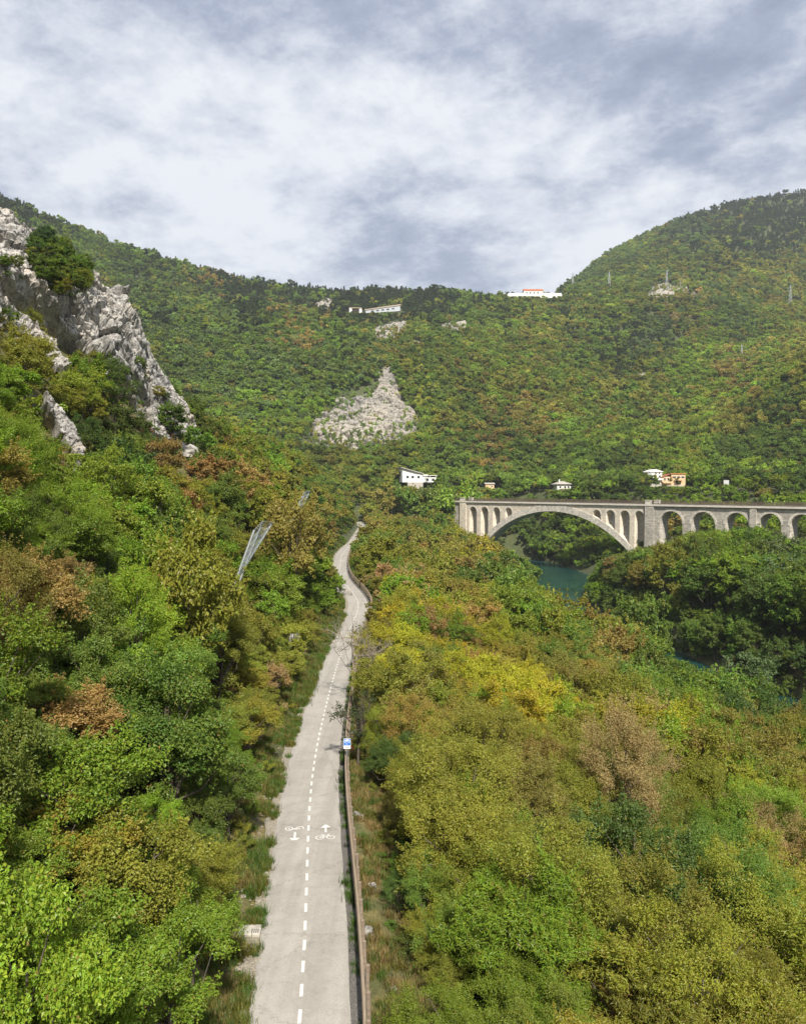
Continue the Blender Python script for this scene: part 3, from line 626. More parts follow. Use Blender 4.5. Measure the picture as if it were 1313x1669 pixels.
# ------------------------------------------------------------------ cycle route sign
M_BLUE = simple('sign_blue', (0.012, 0.16, 0.58), 0.35, var=0.06, scale=3); M_WHITE = simple('sign_white', (0.78, 0.78, 0.77), 0.4, var=0.04, scale=3)
M_BLACK = simple('sign_black', (0.03, 0.03, 0.03), 0.5, var=0.1)
M_RUST = simple('rust_post', (0.30, 0.12, 0.05), 0.8, var=0.3, scale=10)
def text_mesh(body, size, mat):
    cu = bpy.data.curves.new('lettering', 'FONT'); cu.body = body; cu.size = size; cu.align_x = 'CENTER'; cu.align_y = 'CENTER'; cu.extrude = 0.002
    o = bpy.data.objects.new('lettering', cu); sc.collection.objects.link(o); dg = bpy.context.evaluated_depsgraph_get()
    me = bpy.data.meshes.new_from_object(o.evaluated_get(dg)); bpy.data.objects.remove(o); bpy.data.curves.remove(cu)
    me.materials.clear(); me.materials.append(mat); return me
def build_sign():
    q = at(565.5, 1216, 45.0); gz = float(H(q[0], 45.0)); root = empty('cycle_route_sign', (q[0], 45.0, gz), 0.0)
    tag(root, 'blue cycle route sign with white plate beneath, on a post by the fence', 'sign')
    z = q[2]-gz
    bm = bmesh.new(); bm_tube(bm, (0, 0.04, -0.3), (0, 0.04, z+0.55), 0.035, n=10); obj('post', from_bm('post', bm, M_STEEL), root)
    bm = bmesh.new(); bm_box(bm, (0, 0, z+0.22), (0.40, 0.025, 0.40)); pl = obj('route_panel', from_bm('route_panel', bm, M_WHITE), root)
    bm = bmesh.new(); bm_box(bm, (0, -0.006, z+0.22), (0.37, 0.025, 0.37)); obj('panel_face', from_bm('panel_face', bm, M_BLUE), pl)
    bm = bmesh.new(); bike_pts(bm, 0.33, 0.022); o = obj('bicycle_symbol', from_bm('bicycle_symbol', bm, M_WHITE), pl, (0, -0.0215, z+0.20), (math.pi/2, 0, 0))
    obj('lettering', text_mesh('D 1', 0.11, M_WHITE), pl, (0, -0.0215, z+0.11), (math.pi/2, 0, 0))
    bm = bmesh.new(); bm_box(bm, (0, 0, z-0.075), (0.40, 0.025, 0.17)); p2 = obj('destination_panel', from_bm('destination_panel', bm, M_WHITE), root)
    obj('lettering', text_mesh('Plave', 0.12, M_BLACK), p2, (0, -0.0155, z-0.075), (math.pi/2, 0, 0))
    b, rz = on_path(49.5, 2.3); r2 = empty('marker_post', b, rz); tag(r2, 'short rusty marker post behind the blue sign', 'post')
    bm = bmesh.new(); bm_box(bm, (0, 0, 0.45), (0.2, 0.12, 1.3)); obj('shaft', from_bm('shaft', bm, M_RUST), r2)
    bm = bmesh.new(); bm_prism(bm, [(-.12, 1.1), (.12, 1.1), (.07, 1.2), (-.07, 1.2)], -.08, .08); obj('cap', from_bm('cap', bm, M_STEEL), r2)
build_sign()

# ------------------------------------------------------------------ concrete drain cover
def build_slab():
    Yq = 27.6; x = float(pathX(Yq))-1.5-0.42; root = empty('drain_cover', (x, Yq, float(pathZ(Yq))), 0.05); tag(root, 'rectangular concrete drain cover at the path edge', 'drain cover')
    bm = bmesh.new(); bm_box(bm, (0, 0, 0.0), (0.78, 0.62, 0.24)); bmesh.ops.bevel(bm, geom=bm.edges[:], offset=0.02, segments=1, affect='EDGES'); obj('slab', from_bm('slab', bm, M_CONC), root)
    bm = bmesh.new()
    for i in range(4): bm_box(bm, (0.1+i*0.07, -0.12, 0.121), (0.025, 0.25, 0.012))
    obj('grate_slots', from_bm('grate_slots', bm, M_BLACK), root)
build_slab()

# ------------------------------------------------------------------ rockfall nets
CYL_S = unit_cyl('steel_post', M_STEEL, 8); CYL_N = unit_cyl('net_cable', M_NET, 4)
def rock_net(pts_px, ends_px, Ys, label):
    B = [Vector(at(x, y, Y)) for (x, y), Y in zip(pts_px, Ys)]; T = [Vector(at(x, y, Y+1.0)) for (x, y), Y in zip(ends_px, Ys)]
    root = empty('rockfall_net', B[0]); tag(root, label, 'rockfall net', 'rockfall nets on the slope')
    o0 = B[0]
    for b, t in zip(B, T): span_obj('steel_post', CYL_S, b-o0-(t-b)*0.25, t-o0, 0.11, root)
    for i in range(len(B)-1):
        bm = bmesh.new(); n, m = 16, 12
        def q(u, v): 
            p = (B[i].lerp(B[i+1], u)).lerp(T[i].lerp(T[i+1], u), v); sag = 0.25*math.sin(math.pi*u)*v; return p-o0-Vector((0, 0, sag))
        for k in range(n+1):
            for l in range(m):
                bm_tube(bm, q(k/n, l/m), q(min(1, (k+(1 if l % 2 else 0))/n), (l+1)/m), 0.010, n=3)
        for l in range(m+1):
            for k in range(n): bm_tube(bm, q(k/n, l/m), q((k+1)/n, l/m), 0.035 if l in (0, m) else 0.009, n=3)
        obj('wire_mesh', from_bm('wire_mesh', bm, M_NET), root)
        span_obj('top_cable', CYL_N, T[i]-o0, T[i+1]-o0, 0.05, root)
rock_net([(384, 946), (397, 930), (414, 900)], [(414, 864), (428, 850), (444, 852)], [70, 76, 84], 'long leaning steel rockfall net with posts on the slope left of the path')
rock_net([(478, 842), (484, 834), (490, 832)], [(494, 804), (499, 801), (505, 800)], [118, 124, 131], 'smaller distant steel rockfall net higher up the slope')
rock_net([(361, 934), (372, 938)], [(371, 912), (380, 922)], [72, 78], 'short end bay of rockfall net beside the long one')

# ------------------------------------------------------------------ houses
M_WALLW = simple('white_render', (0.72, 0.71, 0.68), 0.85, var=0.06, scale=0.7); M_WALLP = simple('peach_render', (0.62, 0.43, 0.25), 0.85, var=0.06, scale=0.7)
M_WALLG = simple('grey_render', (0.42, 0.45, 0.47), 0.85, var=0.06, scale=0.7); M_ROOFG = simple('grey_roof', (0.36, 0.33, 0.29), 0.8, var=0.15, scale=1.2)
M_ROOFR = simple('red_tiles', (0.36, 0.12, 0.06), 0.85, var=0.25, scale=1.5); M_GLASS = simple('window_glass', (0.03, 0.035, 0.04), 0.15, var=0.2); M_ROOFO = simple('orange_trim', (0.50, 0.22, 0.07), 0.8, var=0.1)
M_RUIN = simple('ruin_wall', (0.46, 0.36, 0.27), 0.9, var=0.25, scale=0.6)
def block(root, name, c, s, mat):
    bm = bmesh.new(); bm_box(bm, c, s); return obj(name, from_bm(name, bm, mat), root)
def windows(root, wall, xs, z, y, w, h, depth=0.12):
    for x in xs:
        bm = bmesh.new(); bm_box(bm, (x, y-0.03, z), (w+0.25, depth, h+0.25)); f = obj('window', from_bm('window', bm, M_WALLW), root)
        bm = bmesh.new(); bm_box(bm, (x, y-0.08, z), (w, depth, h)); obj('pane', from_bm('pane', bm, M_GLASS), f)
def gable_roof(root, c, w, d, h, mat, ov=0.5, axis='x'):
    bm = bmesh.new(); W2, D2 = w/2+ov, d/2+ov
    if axis == 'y':   # ridge along y, gable faces camera
        bm_prism(bm, [(c[0]-W2, c[2]-0.12), (c[0]+W2, c[2]-0.12), (c[0]+W2, c[2]+.12), (c[0], c[2]+h), (c[0]-W2, c[2]+.12)], c[1]-D2, c[1]+D2)
    else:
        bm_prism(bm, [(-D2, -0.12), (D2, -0.12), (D2, .12), (0, h), (-D2, .12)], -W2, W2)
        bmesh.ops.transform(bm, matrix=Matrix.Translation(c) @ Matrix.Rotation(math.pi/2, 4, 'Z'), verts=bm.verts)
    return obj('roof', from_bm('roof', bm, mat), root)
HOUSE_PX = []
def house_root(name, px, py, Y, label, rz=0.0):
    p = at(px, py, Y); HOUSE_PX.append((p[0], p[1])); o = empty(name, (p[0], p[1], p[2]), rz)
    tag(o, label, 'house', None)
    pl = block(o, 'foundation', (0, 3, -4.0), (9, 8, 8.05), M_CONC); return o
def px2m(n, Y): return n/F*Y
h = house_root('villa', 676, 786, 455, 'white villa with long sloping grey roof left of the bridge', 0.25)
block(h, 'wall', (0, 4, 2.2), (15, 9, 4.4), M_WALLW)
bm = bmesh.new(); bm_prism(bm, [(-8.6, 8.3), (-8.6, 8.7), (4.8, 5.1), (4.8, 4.6)], -1.4, 9.5); obj('roof', from_bm('roof', bm, M_ROOFG), h)
bm = bmesh.new(); bm_prism(bm, [(-7.4, 4.35), (4.6, 4.35), (4.6, 4.7), (-7.4, 7.9)], -0.02, 8.0); obj('gable_wall', from_bm('gable_wall', bm, M_WALLW), h)
block(h, 'terrace', (9.2, 2.0, 1.4), (7.0, 5, 2.8), M_WALLW); block(h, 'terrace_roof', (8.6, 1.8, 3.9), (8.6, 6, 0.3), M_WALLW)
for x in (5.6, 8.8, 12.2): block(h, 'terrace_column', (x, -0.6, 3.3), (0.3, 0.3, 1.2), M_WALLW)
windows(h, None, (-4.5, -1.5, 2.0), 3.0, -0.5, 1.5, 1.3); windows(h, None, (7.2, 10.6), 1.5, -0.5, 1.6, 1.4)
h = house_root('shed', 798, 797, 462, 'small cream shed on the track between the villa and the white cottage', 0.1)
block(h, 'wall', (0, 2, 1.4), (5, 4, 2.8), M_WALLP); gable_roof(h, (0, 2, 2.9), 5, 4, 0.8, M_ROOFG); windows(h, None, (1.2,), 1.6, 0, 0.9, 0.8)
h = house_root('cottage', 917, 801, 440, 'white cottage with a hipped grey roof behind the middle of the bridge', 0.2)
block(h, 'wall', (0.6, 3, 2.0), (8, 6, 4.0), M_WALLW)
bm = bmesh.new(); bmesh.ops.create_cone(bm, cap_ends=True, segments=4, radius1=7.2, radius2=1.0, depth=1.7, matrix=Matrix.Translation((0.4, 3, 4.85)) @ Matrix.Diagonal((1, .8, 1, 1)) @ Matrix.Rotation(math.pi/4, 4, 'Z')); rf = obj('roof', from_bm('roof', bm, M_ROOFG), h)
block(rf, 'chimney', (-1.0, 3, 6.0), (0.6, 0.6, 1.4), M_WALLW); windows(h, None, (-1.6, 1.2, 3.2), 2.4, 0, 1.0, 1.1); block(h, 'door', (-0.2, -0.03, 1.1), (0.9, 0.1, 2.1), M_RUIN)
h = house_root('townhouse', 1068, 788, 420, 'tall white house with gable roof joined to the peach house', 0.12)
block(h, 'wall', (0.2, 4, 3.1), (6.6, 8, 6.2), M_WALLW); block(h, 'grey_wing', (-3.0, 3.2, 2.7), (2.4, 7, 5.4), M_WALLG); gable_roof(h, (0.2, 4, 6.2), 6.8, 8, 1.3, M_WALLW, axis='y'); 
bm = bmesh.new(); bm_prism(bm, [(-4.6, 5.4), (-1.0, 5.4), (0.2, 6.5), (-4.6, 5.7)], 0.2, 7); obj('wing_roof', from_bm('wing_roof', bm, M_ROOFG), h)
windows(h, None, (0.2, 2.2), 3.7, 0, 0.9, 1.2); windows(h, None, (0.0, 2.0), 5.4, 0, 0.8, 0.7); block(h, 'balcony', (1.6, -0.7, 2.2), (4.6, 1.4, 0.9), M_WALLW)
h = house_root('peach_house', 1100, 791, 418, 'peach coloured house with orange roof edge and dark windows', 0.0)
block(h, 'wall', (1.6, 4, 3.0), (7.4, 8, 6.0), M_WALLP); block(h, 'roof', (1.6, 4, 6.15), (8.2, 9, 0.34), M_ROOFO)
block(h, 'link_wing', (-4.4, 4.5, 2.3), (4.4, 7, 4.6), M_WALLP); bm = bmesh.new(); bm_prism(bm, [(-7.0, 4.2), (-1.9, 5.9), (-1.9, 6.15), (-7.0, 4.5)], 0.4, 8); obj('wing_roof', from_bm('wing_roof', bm, M_ROOFR), h)
windows(h, None, (-0.5, 1.7, 3.9), 4.3, 0, 1.6, 0.8); windows(h, None, (-5.2, -3.4), 3.2, 1.0, 0.8, 1.4); block(h, 'awning', (1.6, -0.6, 2.5), (3.4, 1.3, 0.18), M_ROOFR)
block(h, 'balcony_door', (1.6, -0.04, 1.4), (2.6, 0.12, 1.9), M_GLASS); block(h, 'balcony', (-4.4, 0.2, 1.5), (4.2, 1.4, 0.8), M_WALLP)
h = house_root('hill_house', 869, 481, 1080, 'white house with red tile roof on the mountain saddle', 0.0)
block(h, 'wall', (0, 5, 3), (26, 9, 6), M_WALLW); gable_roof(h, (0, 5, 6), 26, 9, 3.5, M_ROOFR); block(h, 'low_wing', (24, 5, 1.6), (28, 8, 3.2), M_WALLW); block(h, 'garden_wall', (-22, 0, 1.0), (24, 1, 3.6), M_WALLW)
windows(h, None, (-9, -4, 1, 6), 3.4, 0.5, 2.0, 2.0); block(h, 'terrace_wall', (4, -6, -2.5), (80, 1, 5), M_WALLW)
h = house_root('ruined_building', 579, 512, 930, 'short ruined building with open front below the ridge', 0.1)
for x in (-5.5, 6.0): block(h, 'wall', (x, 4, 3.5), (3.0, 8, 7.6), M_WALLW)
block(h, 'back_wall', (0, 8.2, 3.5), (12, 0.8, 7.4), M_RUIN); block(h, 'roof', (0, 4.2, 7.4), (15, 9.5, 0.6), M_RUIN)
h = house_root('long_barrack', 618, 510, 930, 'long sloping ruined building beside the ruin below the ridge', -0.05)
bm = bmesh.new(); bm_prism(bm, [(-16, 0), (24, 2), (24, 8.6), (-16, 3.4)], 0, 6); obj('wall', from_bm('wall', bm, M_WALLG), h)
bm = bmesh.new(); bm_prism(bm, [(-17, 3.42), (25, 8.65), (25, 9.9), (-4, 6.0), (-17, 4.2)], -0.8, 7); obj('roof', from_bm('roof', bm, M_RUIN), h)
for x in (-8, -2, 4, 10, 16):
    block(h, 'window', (x, -0.05, 3.2+x*.1), (3.2, 0.3, 1.3), M_GLASS)

def build_board():
    p = at(1183, 796, 372); root = empty('road_sign_board', p); tag(root, 'plain pale grey sign board on posts seen from behind by the far road', 'sign')
    bm = bmesh.new(); bm_box(bm, (0, 0, 2.2), (2.5, 0.15, 3.3)); obj('panel', from_bm('panel', bm, M_STEEL if False else simple('sign_back', (0.52, 0.53, 0.53), 0.5, 0.1, var=0.05)), root)
    for x in (-.8, .8): bm = bmesh.new(); bm_tube(bm, (x, .15, -4), (x, .15, 3.8), 0.07); obj('post', from_bm('post', bm, M_STEEL), root)
build_board()
# far road with guard rail on the right bank
def build_road():
    xs = np.linspace(1150, 1420, 28); V = []; Ys = np.linspace(400, 352, 28)
    for x, Y in zip(xs, Ys): V.append(at(x, 797, Y)); 
    V = np.array(V); off = np.array([2.5, 5.0, 0]); A = np.concatenate([V, V+off, V-np.array([0, 0, 7]), V+off*1.2-np.array([0, 0, 7])]); n = 28; a = np.arange(n-1)
    Fq = np.concatenate([np.stack([a, a+1, n+a+1, n+a], -1), np.stack([2*n+a, 2*n+a+1, a+1, a], -1)])
    tag(obj('valley_road', np_mesh('valley_road', A, Fq, [M_CONC])), 'concrete edged road on the right bank', kind='structure')
    root = empty('guard_rail', V[0]); tag(root, 'steel guard rail along the road beyond the viaduct', 'guard rail')
    for i in range(0, n-1): span_obj('beam', CYL_S, Vector(V[i]-V[0])+Vector((0, 0, .9)), Vector(V[i+1]-V[0])+Vector((0, 0, .9)), 0.05, root, 0.2); span_obj('post', CYL_S, Vector(V[i]-V[0])-Vector((0, 0, .2)), Vector(V[i]-V[0])+Vector((0, 0, .85)), 0.06, root)
build_road()

# ------------------------------------------------------------------ power pylons
def pylon(px, ptop, pbot, Y, label, lattice=True):
    p = at(px, pbot, Y); hgt = (pbot-ptop)/F*Y; root = empty('power_pylon', p); tag(root, label, 'pylon', 'power pylons on the mountain')
    M = M_STEEL; w = hgt*0.075
    bm = bmesh.new(); lv = np.linspace(0, 1, 8)
    if lattice:
        for sx in (-1, 1):
            for sy in (-1, 1): bm_tube(bm, (sx*w, sy*w, -3), (sx*w*.15, sy*w*.15, hgt), 0.22, 0.14, 4)
        for i in range(7):
            a, b = w*(1-.85*lv[i]), w*(1-.85*lv[i+1]); z0, z1 = hgt*lv[i], hgt*lv[i+1]
            for s in (-1, 1):
                bm_tube(bm, (-a, s*a, z0), (b, s*b, z1), 0.1, n=3); bm_tube(bm, (a, s*a, z0), (-b, s*b, z1), 0.1, n=3)
    else: bm_tube(bm, (0, 0, -3), (0, 0, hgt), 0.5, 0.3, 8)
    obj('mast', from_bm('mast', bm, M), root)
    for f in (0.78, 0.88):
        bm = bmesh.new(); bm_tube(bm, (-hgt*.1, 0, hgt*f), (hgt*.1, 0, hgt*f), 0.16, n=4); obj('cross_arm', from_bm('cross_arm', bm, M), root)
pylon(933, 444, 470, 1120, 'leftmost lattice pylon against the skyline at the mountain foot')
pylon(992, 443, 476, 1040, 'lattice pylon second from the saddle house, above the trees')
pylon(1086, 440, 470, 1040, 'lattice pylon standing in the tan clearing')
pylon(1108.5, 458, 472, 1040, 'short pale mast beside the tan clearing', False)
pylon(1287, 465, 506, 960, 'tallest lattice pylon near the right edge on the shoulder')
pylon(1208, 562, 588, 760, 'pale pylon half way down the right slope')
pylon(1209, 612, 640, 660, 'lowest thin mast on the right slope', False)

# ------------------------------------------------------------------ trees: prototypes
def leaves(C, Nn, L, W, rg, fold=0.25):
    """rhombic folded leaves: centres C (n,3), normals Nn, length L (n,), width W"""
    n = len(C); Nn = Nn/np.linalg.norm(Nn, axis=1)[:, None]
    t = rg.normal(size=(n, 3)); t -= (t*Nn).sum(1)[:, None]*Nn; t /= np.linalg.norm(t, axis=1)[:, None]; b = np.cross(Nn, t)
    L = np.broadcast_to(L, (n,))[:, None]; W = np.broadcast_to(W, (n,))[:, None]
    p0 = C-t*L*.5; p2 = C+t*L*.5-Nn*L*.12; p1 = C+b*W*.5-t*L*.05+Nn*W*fold; p3 = C-b*W*.5-t*L*.05+Nn*W*fold
    V = np.stack([p0, p1, p2, p3], 1).reshape(-1, 3); k = np.arange(n)*4
    Fc = np.concatenate([np.stack([k, k+1, k+2], -1), np.stack([k, k+2, k+3], -1)])
    r = rg.random(n).astype(np.float32); return V, Fc, np.concatenate([r, r])
def tube_pts(P, Rr, n=6):
    P = np.array(P, float); m = len(P); V = []; Fc = []
    for i in range(m):
        d = P[min(i+1, m-1)]-P[max(i-1, 0)]; d /= (np.linalg.norm(d)+1e-9)
        a = np.cross(d, [0.3, 1, 0.1]); a /= np.linalg.norm(a)+1e-9; b = np.cross(d, a)
        for k in range(n):
            t = k*math.tau/n; V.append(P[i]+(a*math.cos(t)+b*math.sin(t))*Rr[i])
    for i in range(m-1):
        for k in range(n):
            q = [i*n+k, i*n+(k+1) % n, (i+1)*n+(k+1) % n, (i+1)*n+k]; Fc += [(q[0], q[1], q[2]), (q[0], q[2], q[3])]
    return np.array(V), np.array(Fc, int)
def cat_meshes(parts):
    V = []; Fc = []; o = 0
    for v, f in parts: V.append(v); Fc.append(f+o); o += len(v)
    return np.concatenate(V), np.concatenate(Fc)
def broadleaf(seed, Ht, Rc, ncl, nlv, leaf, lw=0.65, base=0.28, clump=(0.24, 0.42), flat=0.75, trunk_r=0.11, limbs=9, sparse=1.0, droop=0.0, shell=0.42, tips=False):
    rg = np.random.default_rng(seed); zc = Ht*(base+(1-base)*0.5); Rz = Ht*(1-base)*0.5
    nb = max(5, ncl//8); BD = []
    for i in range(nb):
        c = rg.normal(size=(14, 3)); c[:, 2] = c[:, 2]*0.8+0.25; c /= np.linalg.norm(c, axis=1)[:, None]
        BD.append(c[0] if not BD else c[np.argmin((c @ np.array(BD).T).max(1))])
    BD = np.array(BD); br = Rc*rg.uniform(.26, .46, nb); bc = BD*(rg.uniform(.42, .78, nb))[:, None]*np.array([Rc, Rc, Rz]); bc[:, 2] += zc
    kb = rg.integers(0, nb, ncl); cd = rg.normal(size=(ncl, 3))+BD[kb]*0.7+np.array([0, 0, .35]); cd /= np.linalg.norm(cd, axis=1)[:, None]
    C = bc[kb]+cd*(br[kb]*rg.uniform(.55, 1.08, ncl))[:, None]*np.array([1, 1, .8]); C[:, 2] = np.maximum(C[:, 2], Ht*base*.4)
    rc = Rc*rg.uniform(clump[0], clump[1], ncl)*0.62
    k = rg.integers(0, ncl, int(nlv*sparse)); n = len(k); crnd = rg.random(ncl)
    e = rg.normal(size=(n, 3)); e[:, 2] += 0.25; e /= np.linalg.norm(e, axis=1)[:, None]
    rad = rc[k]*(0.25+0.85*rg.random(n)**0.6)
    P = C[k]+e*rad[:, None]*np.array([1, 1, flat*.75]); P[:, 2] -= droop*rad
    nsh = int(ncl*1.3); ks = rg.integers(0, ncl, nsh); sd = rg.normal(size=(nsh, 3))*.6+cd[ks]+np.array([0, 0, .45]); sd /= np.linalg.norm(sd, axis=1)[:, None]
    sl = Rc*rg.uniform(.16, .46, nsh); sel = np.nonzero(rg.random(n) < .26)[0]; j = rg.integers(0, nsh, len(sel)); tt = rg.random(len(sel))
    P[sel] = C[ks[j]]+sd[j]*(sl[j]*tt)[:, None]+rg.normal(size=(len(sel), 3))*(.055*Rc*(1.15-tt))[:, None]; k[sel] = ks[j]
    Nn = e*0.6 + np.array([0, 0, 0.7]) + rg.normal(size=(n, 3))*0.45
    LL = leaf*rg.uniform(0.7, 1.25, n); V, Fc, lr = leaves(P, Nn, LL, LL*lw, rg)
    lr = np.where(lr > .975, lr, np.clip(.6*lr+.4*np.concatenate([crnd[k], crnd[k]]), 0, .975)).astype(np.float32)
    # wood
    parts = []; bend = rg.normal(size=3)*0.12*Rc; top = np.array([bend[0], bend[1], zc+Rz*.35])
    T = [np.array([0, 0, -0.6]), np.array([bend[0]*.2, bend[1]*.2, Ht*base*.5]), np.array([bend[0]*.6, bend[1]*.6, Ht*base*1.1]), top]
    parts.append(tube_pts(T, [trunk_r*1.3, trunk_r, trunk_r*.8, trunk_r*.25], 7))
    for i in rg.choice(ncl, min(limbs, ncl), replace=False):
        s = rg.uniform(.35, .95); st = T[2]*s+T[3]*(1-s) if rg.random() < .5 else T[1]*(1-s)+T[2]*s
        mid = (st+C[i])/2+np.array([0, 0, -0.06*Ht*rg.random()])+rg.normal(size=3)*.08*Rc
        parts.append(tube_pts([st, mid, C[i]], [trunk_r*.5, trunk_r*.32, trunk_r*.08], 5))
        if tips:
            for _ in range(5):
                q = C[i]+rg.normal(size=3)*np.array([.5, .5, .45])*Rc*.4+np.array([0, 0, .15*Rc]); s2 = mid+(C[i]-mid)*rg.uniform(.2, .9)
                parts.append(tube_pts([s2, (s2+q)/2+rg.normal(size=3)*.05*Rc, q], [trunk_r*.18, trunk_r*.12, trunk_r*.05], 4))
    wv, wf = cat_meshes(parts); return (V, Fc, lr), (wv, wf)
def pine(seed, Ht, Rc, n, leaf, base=0.25):
    rg = np.random.default_rng(seed); tz = rg.random(n)**0.8; lay = np.floor(tz*9)/9; z = base+(1-base)*(0.6*lay+0.4*tz)
    rad = Rc*(1-z)**0.75*(0.35+0.65*rg.random(n)**.4)*(1.25); th = rg.random(n)*math.tau; rad *= 0.8+0.3*np.sin(th*3+lay*20)
    P = np.stack([rad*np.cos(th), rad*np.sin(th), z*Ht-0.15*rad], -1)
    Nn = np.stack([np.cos(th)*.4, np.sin(th)*.4, np.full(n, .8)], -1)+rg.normal(size=(n, 3))*.35
    V, Fc, lr = leaves(P, Nn, leaf*rg.uniform(.7, 1.2, n), leaf*.55, rg)
    return (V, Fc, lr), tube_pts([(0, 0, -.6), (0, 0, Ht*.5), (0, 0, Ht*.97)], [Ht*.016, Ht*.011, Ht*.003], 6)
def pair_meshes(name, tree, bark=None):
    (V, Fc, lr), (wv, wf) = tree
    return (np_mesh(name+'_crown', V, Fc, [M_LEAF], attr={'lr': ('FACE', lr)}), np_mesh(name+'_trunk', wv, wf, [bark or M_BARK], smooth=True))
def one_mesh(name, tree, bark=None):
    (V, Fc, lr), (wv, wf) = tree
    return np_mesh(name, np.concatenate([V, wv]), np.concatenate([Fc, wf+len(V)]), [M_LEAF, bark or M_BARK], midx=np.concatenate([np.zeros(len(Fc)), np.ones(len(wf))]), attr={'lr': ('FACE', np.concatenate([lr, np.zeros(len(wf), np.float32)]))})
TREES = {}     # key -> list of tree data with nominal height, radius
def proto(key, fn, seeds, Ht, Rc): TREES[key] = [(fn(s), Ht, Rc) for s in seeds]
proto('near_big', lambda s: broadleaf(s, 6.0, 2.5, 80, 23000, 0.105, 0.72, limbs=16), (1, 2, 3, 4), 6.0, 2.5)
proto('near_fine', lambda s: broadleaf(s, 6.0, 2.6, 120, 34000, 0.085, 0.5, limbs=18, clump=(.16, .36), flat=.85), (5, 6, 7, 8), 6.0, 2.6)
proto('near_lance', lambda s: broadleaf(s, 6.0, 2.4, 80, 22000, 0.17, 0.26, limbs=12, droop=.25), (9, 10), 6.0, 2.4)
proto('mid_big', lambda s: broadleaf(s, 6.2, 2.7, 80, 9500, 0.19, 0.7, limbs=14), (11, 12, 13, 14), 6.2, 2.7)
proto('mid_fine', lambda s: broadleaf(s, 6.2, 2.7, 110, 14000, 0.15, 0.55, limbs=14, clump=(.16, .36)), (15, 16, 17), 6.2, 2.7)
proto('mid2', lambda s: broadleaf(s, 7.0, 3.1, 80, 5600, 0.31, 0.66, limbs=10, clump=(.16, .34)), (21, 22, 23, 24, 25), 7.0, 3.1)
proto('bank', lambda s: broadleaf(s, 15.0, 5.4, 130, 9000, 0.48, 0.6, base=0.2, limbs=22, trunk_r=.22, clump=(.13, .27), shell=.5), (31, 32, 33, 34), 15.0, 5.4)
proto('mid3', lambda s: broadleaf(s, 8.0, 3.6, 55, 1900, 0.58, 0.7, limbs=6, clump=(.18, .36)), (41, 42, 43, 44, 45), 8.0, 3.6)
proto('far', lambda s: broadleaf(s, 8.5, 4.3, 34, 900, 0.95, 0.8, limbs=3, base=.08, clump=(.34, .6), flat=.9), (51, 52, 53, 54, 55, 56), 8.0, 3.8)
proto('far_pine', lambda s: pine(s, 12.0, 3.0, 300, 1.3), (61, 62, 63), 12.0, 3.0)
proto('mid_pine', lambda s: pine(s, 12.0, 2.8, 2200, 0.5), (64, 65), 12.0, 2.8)
proto('shrub', lambda s: broadleaf(s, 1.3, 0.95, 34, 2600, 0.085, 0.6, base=.02, limbs=7, trunk_r=.02, clump=(.25, .45)), (71, 72, 73, 74), 1.3, 0.95)
proto('shrub_mid', lambda s: broadleaf(s, 1.7, 1.25, 26, 800, 0.2, 0.6, base=.02, limbs=4, trunk_r=.02, clump=(.25, .45)), (75, 76, 77), 1.7, 1.25)
PAIR = {k: [pair_meshes(k, t[0]) for t in v] for k, v in TREES.items() if not k.startswith('far') and not k.startswith('shrub')}
PROTO_COL = bpy.data.collections.new('tree_prototypes'); PROTO_IDX = {}
names = []
for k in sorted(TREES):
    PROTO_IDX[k] = []
    for i, t in enumerate(TREES[k]):
        nm = 'proto_%03d' % len(names); names.append(nm); PROTO_IDX[k].append(len(names)-1)
        PROTO_COL.objects.link(bpy.data.objects.new(nm, one_mesh(nm, t[0])))

